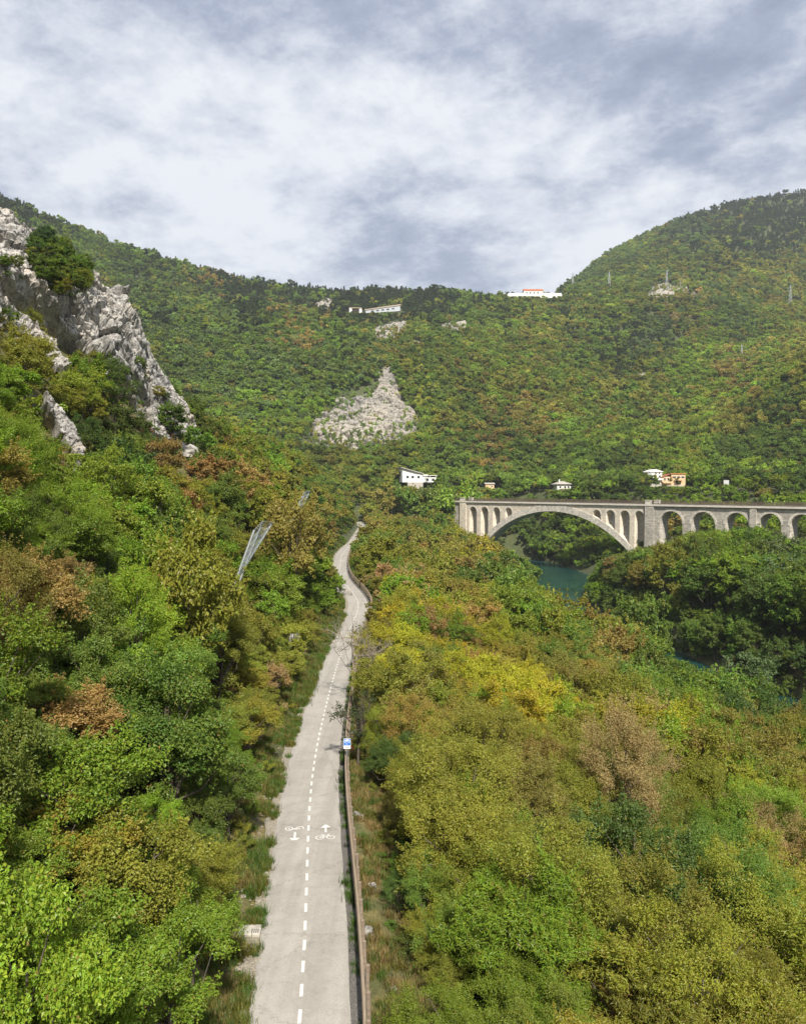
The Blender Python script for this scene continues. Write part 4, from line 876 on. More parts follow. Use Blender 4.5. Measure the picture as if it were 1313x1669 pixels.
# palettes: albedo of foliage
PAL = {'G': ((.125, .190, .020), 'fresh green'), 'g': ((.095, .145, .024), 'mid green'), 'D': ((.062, .100, .021), 'dark green'), 'L': ((.165, .245, .024), 'light green'),
       'Y': ((.255, .245, .022), 'yellow green'), 'O': ((.168, .178, .026), 'olive'), 'B': ((.190, .168, .038), 'brownish olive'), 'R': ((.215, .150, .052), 'rusty brown'),
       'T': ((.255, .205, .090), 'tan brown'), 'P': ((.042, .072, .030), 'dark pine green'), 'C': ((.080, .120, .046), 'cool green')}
CTRL = [  # photo position -> mix of foliage colours there, with cloud shadow on the right mountain top
    (60, 900, 'gG'), (120, 800, 'G'), (40, 640, 'GL'), (20, 580, 'OB'), (100, 740, 'GB'), (110, 630, 'OG'), (170, 660, 'GD'), (200, 740, 'Dg'), (95, 445, 'Dgg'), (20, 460, 'gO'), (150, 530, 'gO'), (220, 600, 'gO'), (20, 950, 'RB'), (60, 990, 'gR'),
    (200, 860, 'G'), (250, 800, 'Og'), (280, 770, 'gR'), (330, 790, 'gRO'), (380, 760, 'GRO'), (400, 720, 'OG'), (450, 740, 'OG'), (520, 760, 'gO'), (570, 790, 'OgB'), (330, 930, 'OO'), (300, 870, 'g'),
    (480, 870, 'OB'), (530, 850, 'gBD'), (450, 960, 'G'), (500, 960, 'Gg'), (150, 1010, 'gO'), (200, 1000, 'L'), (230, 1060, 'L'), (90, 1080, 'gD'), (130, 1130, 'gR'), (300, 1080, 'OgR'), (380, 1040, 'O'), (420, 1130, 'OT'), (330, 1120, 'OG'), (480, 1080, 'O'),
    (60, 1200, 'gG'), (180, 1200, 'gO'), (280, 1180, 'gG'), (300, 1240, 'Gg'), (400, 1240, 'G'), (430, 1200, 'O'), (100, 1300, 'gO'), (200, 1380, 'GO'), (350, 1340, 'gO'), (60, 1420, 'LG'), (150, 1480, 'G'), (250, 1450, 'GO'), (300, 1560, 'Gg'), (100, 1600, 'G'), (20, 1500, 'L'), (200, 1640, 'G'),
    (640, 860, 'OBg'), (620, 830, 'BO'), (700, 830, 'g'), (740, 850, 'gO'), (690, 890, 'BO'), (760, 890, 'OY'), (640, 920, 'Og'), (720, 950, 'BO'), (800, 930, 'Bg'), (830, 970, 'gG'), (620, 1000, 'YO'), (640, 980, 'TY'), (700, 1000, 'OB'), (760, 1020, 'OR'), (850, 1020, 'GO'), (920, 1010, 'GO'),
    (680, 1060, 'Y'), (740, 1070, 'YG'), (780, 1060, 'RB'), (820, 1100, 'Y'), (900, 1090, 'OB'), (960, 1100, 'B'), (930, 1050, 'g'), (1000, 1040, 'BO'), (640, 1130, 'O'), (690, 1150, 'BO'), (740, 1140, 'BO'), (850, 1160, 'LY'), (800, 1130, 'Y'), (960, 1160, 'OY'), (900, 1130, 'Y'), (1060, 1120, 'gG'), (1100, 1160, 'gG'),
    (620, 1250, 'DO'), (690, 1230, 'BO'), (740, 1250, 'OB'), (830, 1230, 'OB'), (900, 1240, 'BO'), (960, 1200, 'YO'), (1000, 1250, 'T'), (1060, 1290, 'BTO'), (1080, 1190, 'YL'), (1120, 1200, 'GL'), (1180, 1220, 'BG'), (1260, 1240, 'OB'), (1180, 1260, 'YO'), (1220, 1330, 'GY'), (1290, 1330, 'BO'),
    (650, 1300, 'OB'), (700, 1340, 'OY'), (800, 1340, 'OB'), (880, 1330, 'OB'), (770, 1400, 'Og'), (850, 1420, 'OG'), (960, 1340, 'Og'), (1020, 1400, 'Dg'), (1060, 1430, 'D'), (1000, 1480, 'D'), (1140, 1420, 'gG'), (1180, 1450, 'gB'), (1100, 1340, 'OB'), (1260, 1400, 'OBT'),
    (640, 1430, 'gD'), (680, 1500, 'gD'), (740, 1500, 'OgR'), (820, 1500, 'O'), (900, 1520, 'OB'), (960, 1540, 'DB'), (1060, 1530, 'OB'), (1150, 1520, 'OBg'), (1240, 1500, 'OB'), (660, 1600, 'gO'), (740, 1600, 'Og'), (840, 1640, 'G'), (900, 1590, 'G'), (780, 1650, 'G'), (960, 1620, 'O'), (1050, 1620, 'BO'), (1160, 1600, 'O'), (1270, 1600, 'OY'), (1290, 1650, 'OB'),
    (1050, 1030, 'g'), (1130, 1110, 'g'), (1000, 960, 'gD'), (1040, 920, 'gRD'), (1080, 940, 'gO'), (1120, 960, 'gG'), (1200, 920, 'gG'), (1280, 900, 'gC'), (1280, 980, 'gGD'), (1200, 1020, 'g'), (1290, 1060, 'gD'), (1150, 880, 'gY'), (1200, 870, 'gL'), (1280, 860, 'LG'), (1100, 890, 'gO'), (1200, 1130, 'gC'), (1280, 1150, 'gD'), (1250, 1180, 'gD'),
    (860, 880, 'Dg'), (900, 870, 'gD'), (950, 880, 'gL'), (1000, 900, 'Gg'), (840, 860, 'D'), (1140, 850, 'GL'), (1190, 855, 'L'), (1150, 805, 'GL'), (1250, 805, 'GL'), (1190, 800, 'G'), (1290, 750, 'D'), (1220, 760, 'D'), (1250, 700, 'DB'), (1180, 740, 'gD'), (1290, 650, 'OD'), (1290, 600, 'OB'), (1200, 690, 'BO'),
    (60, 360, 'Pg'), (30, 330, 'P'), (160, 400, 'Cg'), (260, 420, 'Pg'), (350, 440, 'PR'), (420, 460, 'Pg'), (500, 480, 'P'), (600, 480, 'P'), (700, 480, 'P'), (300, 480, 'CgO'), (250, 500, 'PC'), (400, 490, 'P'), (350, 560, 'gC'), (280, 600, 'gC'), (420, 600, 'gC'), (480, 540, 'gCR'), (400, 660, 'gCG'), (470, 690, 'GC'),
    (560, 560, 'gP'), (620, 580, 'gBC'), (560, 620, 'gC'), (700, 600, 'gDO'), (760, 580, 'gBG'), (720, 660, 'gO'), (760, 700, 'gB'), (700, 740, 'gGO'), (620, 760, 'gO'), (800, 560, 'GgO'), (830, 640, 'GOB'), (860, 700, 'RgB'), (800, 740, 'gR'), (860, 760, 'D'), (940, 760, 'gD'), (740, 760, 'gP'),
    (760, 510, 'gP'), (840, 520, 'PgO'), (880, 560, 'BOG'), (930, 540, 'gBP'), (980, 570, 'Pg'), (930, 620, 'GgO'), (900, 660, 'OBG'), (980, 640, 'gBO'), (1000, 700, 'GgB'), (960, 720, 'gG'), (1050, 620, 'gOB'), (1080, 560, 'PC'), (1020, 590, 'P'), (1150, 560, 'GLB'), (1120, 600, 'GL'), (1080, 660, 'gBG'), (1100, 720, 'OG'), (1160, 660, 'LGO'), (1200, 620, 'RBG'), (1250, 560, 'GgB'), (1200, 520, 'gC'), (1280, 530, 'OBg'), (1280, 620, 'LGB'), (1160, 500, 'gC'), (1120, 500, 'OT'),
    (960, 450, 'Cg'), (1040, 430, 'CgO'), (1120, 390, 'PC'), (1200, 350, 'P'), (1290, 340, 'P'), (1250, 400, 'P'), (1180, 430, 'PO'), (1280, 450, 'BOC'), (1200, 460, 'BOC'), (1100, 440, 'gBC'), (1000, 480, 'gO'),  # right mountain top: dark pine codes stand in for a cloud's shadow
    (930, 790, 'gL'), (850, 800, 'gG'), (760, 800, 'gG'), (1010, 790, 'Dg'), (690, 800, 'gO'), (1060, 805, 'gG')]
TINT_GAIN = 1.42
CXY = np.array([(c[0], c[1]) for c in CTRL], float)
def tints(px, py, rg, jit=24):
    """palette code and albedo for trees seen around px,py"""
    q = np.stack([px, py], -1)+rg.normal(size=(len(px), 2))*jit; codes = []; cols = np.zeros((len(px), 3))
    for s in range(0, len(q), 4000):
        D = ((q[s:s+4000, None, :]-CXY[None])**2).sum(-1); idx = D.argmin(1)
        for i, k in enumerate(idx):
            cs = CTRL[k][2]; c = cs[int(rg.random()**1.25*len(cs))]
            if rg.random() < 0.05: c = 'gOGGB'[int(rg.random()*5)]
            codes.append(c); cols[s+i] = PAL[c][0]
    cols *= TINT_GAIN*rg.uniform(.78, 1.25, (len(px), 1)); cols *= rg.uniform(.9, 1.1, (len(px), 3)); return np.array(codes), cols

# ------------------------------------------------------------------ tree positions
def jgrid(x0, x1, y0, y1, sp, rg, jit=.42):
    xs = np.arange(x0, x1, sp); ys = np.arange(y0, y1, sp*.87); X, Y = np.meshgrid(xs, ys); X = X+(np.arange(len(ys)) % 2)[:, None]*sp/2
    return (X+rg.uniform(-jit, jit, X.shape)*sp).ravel(), (Y+rg.uniform(-jit, jit, X.shape)*sp).ravel()
from mathutils.geometry import intersect_point_line
cellC = set(map(tuple, np.floor(cliffV[:, :2]/1.5).astype(int)))
def on_cliff(X, Y): return np.array([(int(math.floor(x/1.5)), int(math.floor(y/1.5))) in cellC for x, y in zip(X, Y)], bool)
def in_poly(px, py, poly):
    inside = np.zeros(len(px), bool); n = len(poly)
    for i in range(n):
        x0, y0 = poly[i]; x1, y1 = poly[(i+1) % n]
        c = ((y0 > py) != (y1 > py)) & (px < (x1-x0)*(py-y0)/((y1-y0) if y1 != y0 else 1e-9)+x0); inside ^= c
    return inside
ROCK_POLYS = [a+b[::-1] for a, b, *_ in FARROCK]
BR_O = np.array([40.9, 389.0]); BR_U = np.array([.6435, -.765]); BR_N = np.array([.765, .6435])
def bridge_uv(X, Y): return (X-40.9)*BR_U[0]+(Y-389)*BR_U[1], (X-40.9)*BR_N[0]+(Y-389)*BR_N[1]
T = {k: [] for k in ('x', 'y', 'z', 'key', 'sx', 'sz', 'zone', 'fix')}
def add(x, y, z, key, sx, sz, zone, fix=''):
    for k, v in zip(T, (x, y, z, key, sx, sz, zone, fix)): T[k].append(v)
def in_view(X, Y, Z, r, top, m=130):
    px, py, dep = project(X, Y, Z+top*.6); e = F*r/np.maximum(dep, 1)+m
    return (dep > 4) & (px > -e) & (px < 1313+e) & (py > -e-200) & (py < 1669+e*1.5)
rg = np.random.default_rng(21)
# near and middle slopes
for (y0, y1, sp) in ((6, 62, 2.1), (62, 150, 2.8), (150, 420, 4.1)):
    X, Y = jgrid(-110 if y1 < 160 else -250, 110, y0, y1, sp, rg); Z = H(X, Y); d = X-pathX(Y); xr = rivR(Y); e = X-xr
    ok = ((d < -3.2) | (d > 3.5)) & (X < xr-24.5)
    ok &= in_view(X, Y, Z, 3, 6); ok &= ~(on_cliff(X, Y) & (rg.random(len(X)) > 0.30))
    u, v = bridge_uv(X, Y); ok &= ~((v > -2.5) & (v < 9) & (u > -43) & (u < 92))
    for x, y, z, dd in zip(X[ok], Y[ok], Z[ok], d[ok]):
        left = dd < 0
        if y < 50: key = ('near_fine' if rg.random() < .88 or y < 22 else 'near_lance') if not left else ('near_fine' if rg.random() < .3 else 'near_big')
        elif y < 100: key = 'mid_fine' if (not left or rg.random() < .4) else 'mid_big'
        elif y < 180: key = 'mid2'
        else: key = 'mid3'
        s = rg.uniform(.42, 1.06)
        if left and y < 30: s *= .9
        if abs(dd) < 5.5: s *= .62
        if left and on_cliff([x], [y])[0]: s *= .35
        sz = s*rg.uniform(.8, 1.15)
        if not left and dd > 22: s *= 1.15; sz *= 1.2
        if not left and x > rivR(y)-37: s *= 1.25; sz *= 1.5
        add(x, y, z-.1, key, s, sz, 'left' if left else 'right')
# right river bank
for (y0, y1, sp) in ((100, 300, 6.2), (300, 430, 6.5)):
    X, Y = jgrid(40, 330, y0, y1, sp, rg); Z = H(X, Y); e = X-rivR(Y); u, v = bridge_uv(X, Y)
    ok = (e > 1.0) & in_view(X, Y, Z, 6, 14) & ~((v > -6.5) & (v < 12))
    for x, y, z, ee, vv, uu in zip(X[ok], Y[ok], Z[ok], e[ok], v[ok], u[ok]):
        if vv > 0: key, s = 'mid3', rg.uniform(.8, 1.25); sz = s*rg.uniform(.8, 1.1)
        else:
            key = 'bank'; s = rg.uniform(.75, 1.1); sz = s*rg.uniform(.85, 1.12)
            if uu > 90 and vv > -30: sz *= .42; s *= .62
            elif y > 255: sz *= .7; s *= .8
            if ee < 8: s *= .62; sz *= .62
        add(x, y, z-.2, key, s, sz, 'bank' if vv < 0 else 'beyond')
# low scrub on the right bank slope
for (y0, y1, sp) in ((110, 420, 3.2),):
    X, Y = jgrid(30, 150, y0, y1, sp, rg); Z = H(X, Y); e = X-rivR(Y); u, v = bridge_uv(X, Y)
    ok = (((e > .3) & (e < 26)) | ((e < -24) & (e > -46) & (Y > 325))) & in_view(X, Y, Z, 3, 4) & ~((v > -1.5) & (v < 8) & (u > 86))
    for x, y, z in zip(X[ok], Y[ok], Z[ok]):
        s = rg.uniform(.35, .7); add(x, y, z-.2, 'mid3', s, s*rg.uniform(.8, 1.2), 'bank' if x > rivR(y) and (x-40.9)*.765+(y-389)*.6435 < 2 else 'beyond')
# trees round the villa and its lawn
for px_ in list(range(636, 770, 8)):
    Yq = float(rg.uniform(405, 438)); q = at(px_, 800, Yq); z0 = float(H(q[0], Yq)); top = (HZN-(791+6*rg.random() if 652 < px_ < 716 else 786+14*rg.random()))/F*Yq
    if top-z0 > 2: add(q[0], Yq, z0-.2, 'mid3', max(.8, (top-z0)/10.5), (top-z0)/8.0, 'beyond')
for px_ in range(700, 734, 5):
    Yq = float(rg.uniform(372, 392)); q = at(px_, 830, Yq); z0 = float(H(q[0], Yq)); top = (HZN-(824+(px_-706)*.45+6*rg.random()))/F*Yq
    if top-z0 > 2: add(q[0], Yq, z0-.2, 'mid3', max(.7, (top-z0)/10.5), (top-z0)/8.0, 'beyond')
# hand placed trees: px, py of crown centre, depth, key, height, code, tag
HAND = [(315, 955, 46, 'mid_big', 6.6, 'O', 'spreading olive tree with dark limbs in front of the rockfall net'), (1045, 1030, 150, 'mid2', 12.5, 'g', 'single rounded green tree overhanging the river bend'),
        (1035, 1420, 31, 'near_big', 6.6, 'D', 'dark green large leaved tree amid olive bushes at lower right'), (840, 1615, 24, 'near_lance', 5.5, 'G', 'bright green narrow leaved tree at the bottom edge'),
        (215, 1030, 36, 'near_lance', 5.0, 'L', 'vivid light green feathery tree on the left slope'), (778, 898, 300, 'mid3', 7, 'Y', 'yellow green rounded tree below the left bridge tower'),
        (480, 880, 92, 'mid_big', 9.0, 'B', 'dark brownish tree beside the longer rockfall net'), (620, 905, 150, 'mid2', 9.5, 'O', 'large olive tree on the outside of the path bend'),
        (50, 1545, 17, 'near_big', 5.0, 'G', 'leafy fresh green tree second from the bottom left corner'), (165, 1600, 18, 'near_big', 4.4, 'G', 'low leafy green tree along the bottom edge left of the verge'),
        (275, 1600, 20.5, 'near_big', 4.0, 'G', 'bushy green tree closest to the drain cover'), (40, 1655, 14.5, 'near_big', 4.2, 'L', 'light green tree in the bottom left corner'), (330, 1480, 26, 'near_fine', 3.6, 'O', 'small olive tree just uphill of the drain cover'),
        (215, 1480, 22, 'near_big', 5.0, 'O', 'olive green leafy tree above the bottom left thicket'), (120, 1400, 22, 'near_big', 5.4, 'G', 'tall fresh green tree behind the bottom left thicket'),
        (622, 1125, 58, 'mid_fine', 5.6, 'O', 'olive tree leaning over the fence beyond the blue sign'), (612, 1062, 74, 'mid_fine', 5.2, 'Y', 'yellow green tree beside the fence just before the bend'),
        (1010, 1255, 40, 'near_fine', 5.4, 'T', 'pinkish tan dry tree on the river slope'), (280, 1205, 30, 'near_big', 6.2, 'g', 'leafy mid green tree overhanging the left path edge'),
        (1215, 1120, 118, 'bank', 15, 'C', 'tall grey green tree at the river edge near the right border')]
for px, py, Y, key, ht, code, lab in HAND:
    p = at(px, py, Y); z0 = float(H(p[0], p[1])); t = TREES[key][0]; sz = max(ht, (p[2]-z0)/0.62)/t[1]; s = ht*.95/t[1]
    add(p[0], p[1], z0-.1, key, s, sz, 'hand', code+lab)
CLEAR = [([(0, 345), (60, 385), (115, 428), (165, 450), (200, 478), (212, 540), (240, 610), (275, 665), (310, 710), (340, 750), (300, 770), (240, 750), (210, 690), (170, 640), (110, 575), (70, 545), (20, 510), (-60, 490), (-60, 330)], 60, 150, .86),
         ([(-40, 500), (20, 525), (60, 562), (104, 605), (104, 630), (60, 618), (-40, 575)], 40, 130, .9), ([(55, 655), (90, 685), (120, 725), (134, 780), (115, 785), (75, 725)], 22, 130, .95),
         ([(345, 700), (372, 700), (376, 725), (350, 725)], 60, 170, 1), ([(380, 950), (378, 925), (412, 862), (428, 846), (442, 850), (440, 888), (415, 930), (395, 950)], 35, 84, 1), ([(474, 845), (490, 806), (508, 798), (508, 825), (488, 845)], 60, 130, 1),
         ([(420, 808), (455, 815), (455, 835), (425, 832)], 50, 110, .9), ([(388, 846), (418, 850), (418, 872), (390, 868)], 50, 110, .9)]
SIGHT = ((828, 918, 486, 1083), (568, 654, 511, 928), (657, 712, 782, 455), (788, 808, 793, 462), (902, 934, 797, 440), (1050, 1124, 793, 418), (1177, 1190, 790, 372))
LIM_L = ([690, 745, 770, 795, 830, 870, 905, 945, 965, 990, 1060, 1075, 1165, 1185, 1250, 1313], [818, 838, 855, 880, 908, 926, 950, 968, 975, 1010, 1045, 1102, 1108, 1085, 1095, 1135])
LIM_B = ([940, 960, 975, 1000, 1040, 1060, 1095, 1140, 1200, 1240, 1290, 1320], [990, 955, 922, 905, 902, 892, 888, 866, 866, 862, 884, 884])
def _clear():
    x, y, z = (np.array(T[k]) for k in 'xyz'); ht = np.array([TREES[k][0][1] for k in T['key']])*np.array(T['sz']); rr = np.array([TREES[k][0][2] for k in T['key']])*np.array(T['sx'])
    drop = np.zeros(len(x), bool); rr_ = rg.random(len(x))
    for pl, y0, y1, pr in CLEAR:
        for f in (.3, .62, .95):
            qx, qy, dp = project(x, y, z+ht*f); drop |= in_poly(qx, qy, pl) & (y > y0) & (y < y1) & (rr_ < pr)
            if pr > .9: drop |= (in_poly(qx+F*rr/dp*.6, qy, pl) | in_poly(qx-F*rr/dp*.6, qy, pl)) & (y > y0) & (y < y1)
    # keep lines of sight to the houses, the sign board and the viaduct arches
    ht = ht*1.0; zone = np.array(T['zone']); qx, qy, dp = project(x, y, z+ht*.95); e = F*rr/dp*.8
    lim = np.where(zone == 'right', np.interp(qx, *LIM_L, left=0), np.where(zone == 'bank', np.interp(qx, *LIM_B, left=0), 0)) 
    lim = np.where((zone == 'right') & (y < 60), 0, lim)
    for (x0, x1, yb, Yh) in SIGHT: lim = np.where((qx > x0-e) & (qx < x1+e) & (y < Yh) & (y > 150), np.maximum(lim, yb), lim)
    top = (HZN-lim)/F*y - z; fac = np.where(lim > 0, np.clip(top/(ht*.95), .15, 1), 1)
    drop |= (fac < .2)
    T['sz'] = list(np.array(T['sz'])*fac); T['sx'] = list(np.array(T['sx'])*np.where(fac < .6, .75, 1))
    for k in T: T[k] = [v for v, d_, f_ in zip(T[k], drop, T['fix'] if k != 'fix' else T[k]) if not d_]
_clear()
# shrubs rooted in the ledges of the cliff
def cliff_shrubs():
    V = cliffV[rg.permutation(len(cliffV))[:5000]]; qx, qy, dp = project(V[:, 0], V[:, 1], V[:, 2]); mass = [(52, 395), (100, 405), (138, 432), (142, 470), (122, 502), (85, 492), (60, 450)]
    nz = fbm(V[:, 0], V[:, 1], V[:, 2], 7, 3, 201); inm = in_poly(qx, qy, mass); m2 = in_poly(qx, qy, [(-20, 420), (40, 440), (60, 500), (20, 505), (-20, 480)])
    ok = (inm & (rg.random(len(V)) < .45)) | (m2 & (rg.random(len(V)) < .12)) | ((nz > .34) & (rg.random(len(V)) < .12)); ok &= (qx > -40) & (V[:, 2] > H(V[:, 0], V[:, 1])-1)
    P = V[ok][:170]; big = inm[ok][:170]
    for p, b_ in zip(P, big):
        s_ = rg.uniform(.24, .45) if b_ else rg.uniform(.14, .32); add(p[0], p[1]-.2, p[2]-.5*s_, 'mid2', s_, s_*rg.uniform(.7, 1.1), 'left')
cliff_shrubs()
A = {k: np.array(v, dtype=object if k in ('key', 'zone', 'fix') else float) for k, v in T.items()}
nT = len(A['x']); var = rg.integers(0, 60, nT); rot = rg.uniform(0, math.tau, nT)
Ht = np.array([TREES[k][0][1] for k in A['key']])*A['sz']; Rc = np.array([TREES[k][0][2] for k in A['key']])*A['sx']
px, py, dep = project(A['x'], A['y'], A['z']+Ht*.62)
codes, cols = tints(px, py, rg, 20)
for i in range(nT):
    if A['fix'][i]: codes[i] = A['fix'][i][0]; cols[i] = TINT_GAIN*np.array(PAL[codes[i]][0])
# visible size by splatting crowns front to back
W_, H_ = 329, 418; own = np.full((H_, W_), -1, int); vis = np.zeros(nT, int); sxp = np.zeros(nT); syp = np.zeros(nT)
for i in np.argsort(dep):
    cx, cy_, rx, ry = px[i]/4, py[i]/4, F*Rc[i]/dep[i]/4*.9, F*Ht[i]*.4/dep[i]/4
    x0, x1, y0, y1 = int(max(0, cx-rx)), int(min(W_-1, cx+rx+1)), int(max(0, cy_-ry)), int(min(H_-1, cy_+ry+1))
    if x1 <= x0 or y1 <= y0: continue
    yy, xx = np.mgrid[y0:y1, x0:x1]; m = (((xx-cx)/max(rx, .5))**2+((yy-cy_)/max(ry, .5))**2 < 1) & (own[y0:y1, x0:x1] < 0)
    c = int(m.sum()); vis[i] = c
    if c: sxp[i] = xx[m].mean()*4; syp[i] = yy[m].mean()*4; own[y0:y1, x0:x1][m] = i
order = np.argsort(-vis); single = set(int(i) for i in order[:300]) | {i for i in range(nT) if A['fix'][i]}
ZONE = {'left': 'left of the path', 'right': 'between path and river', 'bank': 'on the far bank', 'beyond': 'beyond the bridge', 'hand': ''}
HB = ['at the left edge', 'far left', 'well left', 'left of centre', 'at centre', 'right of centre', 'well right', 'far right', 'at the right edge']
VB = ['high up', 'above the middle', 'at middle height', 'just below middle', 'in lower half', 'low down', 'near the bottom', 'at bottom edge']
RANK = ['nearest ', 'second nearest ', 'third nearest ', 'fourth nearest ', 'fifth nearest ', 'sixth nearest ', 'seventh nearest ', 'eighth nearest ', 'ninth nearest ', 'tenth nearest ', 'eleventh nearest ', 'twelfth nearest ']
def where(i):
    h_ = HB[int(min(8, max(0, sxp[i]/1313*9)))]; v_ = VB[int(min(7, max(0, (syp[i]-600)/1070*8)))]
    return '%s tree %s, %s, %s' % (PAL[codes[i]][1], ZONE[A['zone'][i]], h_, v_)
tally = {}
for i in single:
    if not A['fix'][i]: tally[where(i)] = tally.get(where(i), 0)+1
used = {}
for i in sorted(single, key=lambda k: dep[k]):
    key = A['key'][i]; k = var[i] % len(PAIR[key]); cm, tm = PAIR[key][k]
    root = empty('broadleaf_tree', (A['x'][i], A['y'][i], A['z'][i]), rot[i])
    if A['fix'][i]: lab = A['fix'][i][1:]
    else:
        lab = where(i); r_ = used.get(lab, 0); used[lab] = r_+1
        if tally[lab] > 1: lab = RANK[min(r_, 11)]+lab
    tag(root, lab, 'tree', 'trees on the valley slopes')
    S = (A['sx'][i], A['sx'][i], A['sz'][i])
    obj('trunk', tm, root, scale=S); c = obj('crown', cm, root, scale=S); c['tint'] = [float(v) for v in cols[i]]

# ------------------------------------------------------------------ scattered masses
def scatter(name, P, idx, rotz, S, tint, label, tilt=None):
    n = len(P); me = bpy.data.meshes.new(name); me.vertices.add(n); me.vertices.foreach_set('co', np.asarray(P, np.float32).ravel())
    a = me.attributes.new('pick', 'INT', 'POINT'); a.data.foreach_set('value', np.asarray(idx, np.int32))
    rv = np.zeros((n, 3), np.float32); rv[:, 2] = rotz
    if tilt is not None: rv[:, :2] = tilt
    for an, arr in (('turn', rv), ('size', S), ('tint', tint)):
        a = me.attributes.new(an, 'FLOAT_VECTOR', 'POINT'); a.data.foreach_set('vector', np.asarray(arr, np.float32).ravel())
    o = obj(name, me); tag(o, label, kind='stuff')
    ng = bpy.data.node_groups.new(name+'_nodes', 'GeometryNodeTree')
    ng.interface.new_socket('Geometry', in_out='INPUT', socket_type='NodeSocketGeometry'); ng.interface.new_socket('Geometry', in_out='OUTPUT', socket_type='NodeSocketGeometry')
    N = ng.nodes; L = ng.links; gi = N.new('NodeGroupInput'); go = N.new('NodeGroupOutput'); ip = N.new('GeometryNodeInstanceOnPoints')
    ci = N.new('GeometryNodeCollectionInfo'); ci.inputs[0].default_value = PROTO_COL; ci.inputs['Separate Children'].default_value = True; ci.inputs['Reset Children'].default_value = True
    def na(nm, tp):
        q = N.new('GeometryNodeInputNamedAttribute'); q.data_type = tp; q.inputs[0].default_value = nm; return q.outputs[0]
    L.new(gi.outputs[0], ip.inputs['Points']); L.new(ci.outputs[0], ip.inputs['Instance']); ip.inputs['Pick Instance'].default_value = True
    L.new(na('pick', 'INT'), ip.inputs['Instance Index']); L.new(na('turn', 'FLOAT_VECTOR'), ip.inputs['Rotation']); L.new(na('size', 'FLOAT_VECTOR'), ip.inputs['Scale'])
    L.new(ip.outputs[0], go.inputs[0]); md = o.modifiers.new('scatter', 'NODES'); md.node_group = ng; return o
rest = [i for i in range(nT) if i not in single]
scatter('woodland', np.stack([A['x'][rest], A['y'][rest], A['z'][rest]], -1), [PROTO_IDX[A['key'][i]][var[i] % len(PROTO_IDX[A['key'][i]])] for i in rest], rot[rest],
        np.stack([A['sx'][rest], A['sx'][rest], A['sz'][rest]], -1), cols[rest], 'dense mixed woodland filling the slopes behind the nearer trees')

# far mountain forest
fx, fy = [], []
for (y0, y1, sp) in ((395, 560, 4.6), (560, 800, 5.4), (800, 1180, 6.4), (1180, 1720, 8.0)):
    w = y1*.60; X, Y = jgrid(-w, w, y0, y1, sp, rg); m = np.abs(X) < Y*.59; fx.append(X[m]); fy.append(Y[m])
fx = np.concatenate(fx); fy = np.concatenate(fy); fz = H(fx, fy); qx, qy, _ = project(fx, fy, fz)
keep = np.ones(len(fx), bool)
for k, pl in enumerate(ROCK_POLYS):
    m = in_poly(qx, qy, pl); keep &= ~(m & (rg.random(len(fx)) > (0.8 if k == 0 else 0.4)))
for hx, hy in HOUSE_PX:
    big = hy > 800
    keep &= ~((np.abs(fx-hx) < (30 if big else 9)) & (fy < hy+(12 if big else 7)) & (fy > hy-(26 if big else 6)))
u, v = bridge_uv(fx, fy); keep &= ((v > 9) | (u < -43)) & ~((fx < rivR(fy)+1) & (fx > rivR(fy)-26) & (fy < 424)); keep &= ~((fx > 30) & (fy < 430) & (v < 9))
keep &= ~((fx-pathX(fy) > -4) & (fx-pathX(fy) < 4) & (fy < 430))
fx, fy, fz, qx, qy = fx[keep], fy[keep], fz[keep], qx[keep], qy[keep]
fc, fcol = tints(qx, qy, rg, 15); nf = len(fx); fcol = .72*fcol+.28*fcol.mean(0)[None]*np.array([.92, 1.04, 1.1]); fcol = fcol*(np.where(fc == 'P', .62, 1.25)*rg.uniform(.7, 1.3, nf)*(1+.35*fbm(fx, fy, 0, 60, 3, 91)))[:, None]; kind = np.where((fc == 'P') & (rg.random(nf) < .7), 1, 0); near = fy < 560  # pines darkened: paints cloud shadow on the right mountain top into their tint
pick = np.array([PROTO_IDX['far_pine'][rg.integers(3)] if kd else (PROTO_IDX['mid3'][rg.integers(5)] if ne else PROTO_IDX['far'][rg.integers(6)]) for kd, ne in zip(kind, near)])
s = rg.uniform(.6, 1.3, nf)*np.where(kind == 1, .72, 1.0)*(1+0.15*(fy > 1000)); szz = s*rg.uniform(.75, 1.15, nf)
inrock = np.zeros(nf, bool)
for pl in ROCK_POLYS: inrock |= in_poly(qx, qy, pl)
s[inrock] *= .42; szz[inrock] *= .7; fz = fz+inrock*1.3
for (x0, x1, yb, Yh) in SIGHT:
    e = F*3.4/fy; m = (qx > x0-e) & (qx < x1+e) & (fy < Yh+2); nat = np.array([12. if kd else 8. for kd in kind])
    top = (HZN-yb)/F*fy - fz; fac = np.clip(top/(nat*szz), .12, 1); szz = np.where(m, szz*fac, szz); s = np.where(m & (fac < .5), s*.6, s)
scatter('mountain_forest', np.stack([fx, fy, fz-.3], -1), pick, rg.uniform(0, math.tau, nf), np.stack([s, s, szz], -1), fcol, 'mixed forest covering the mountains behind the bridge')

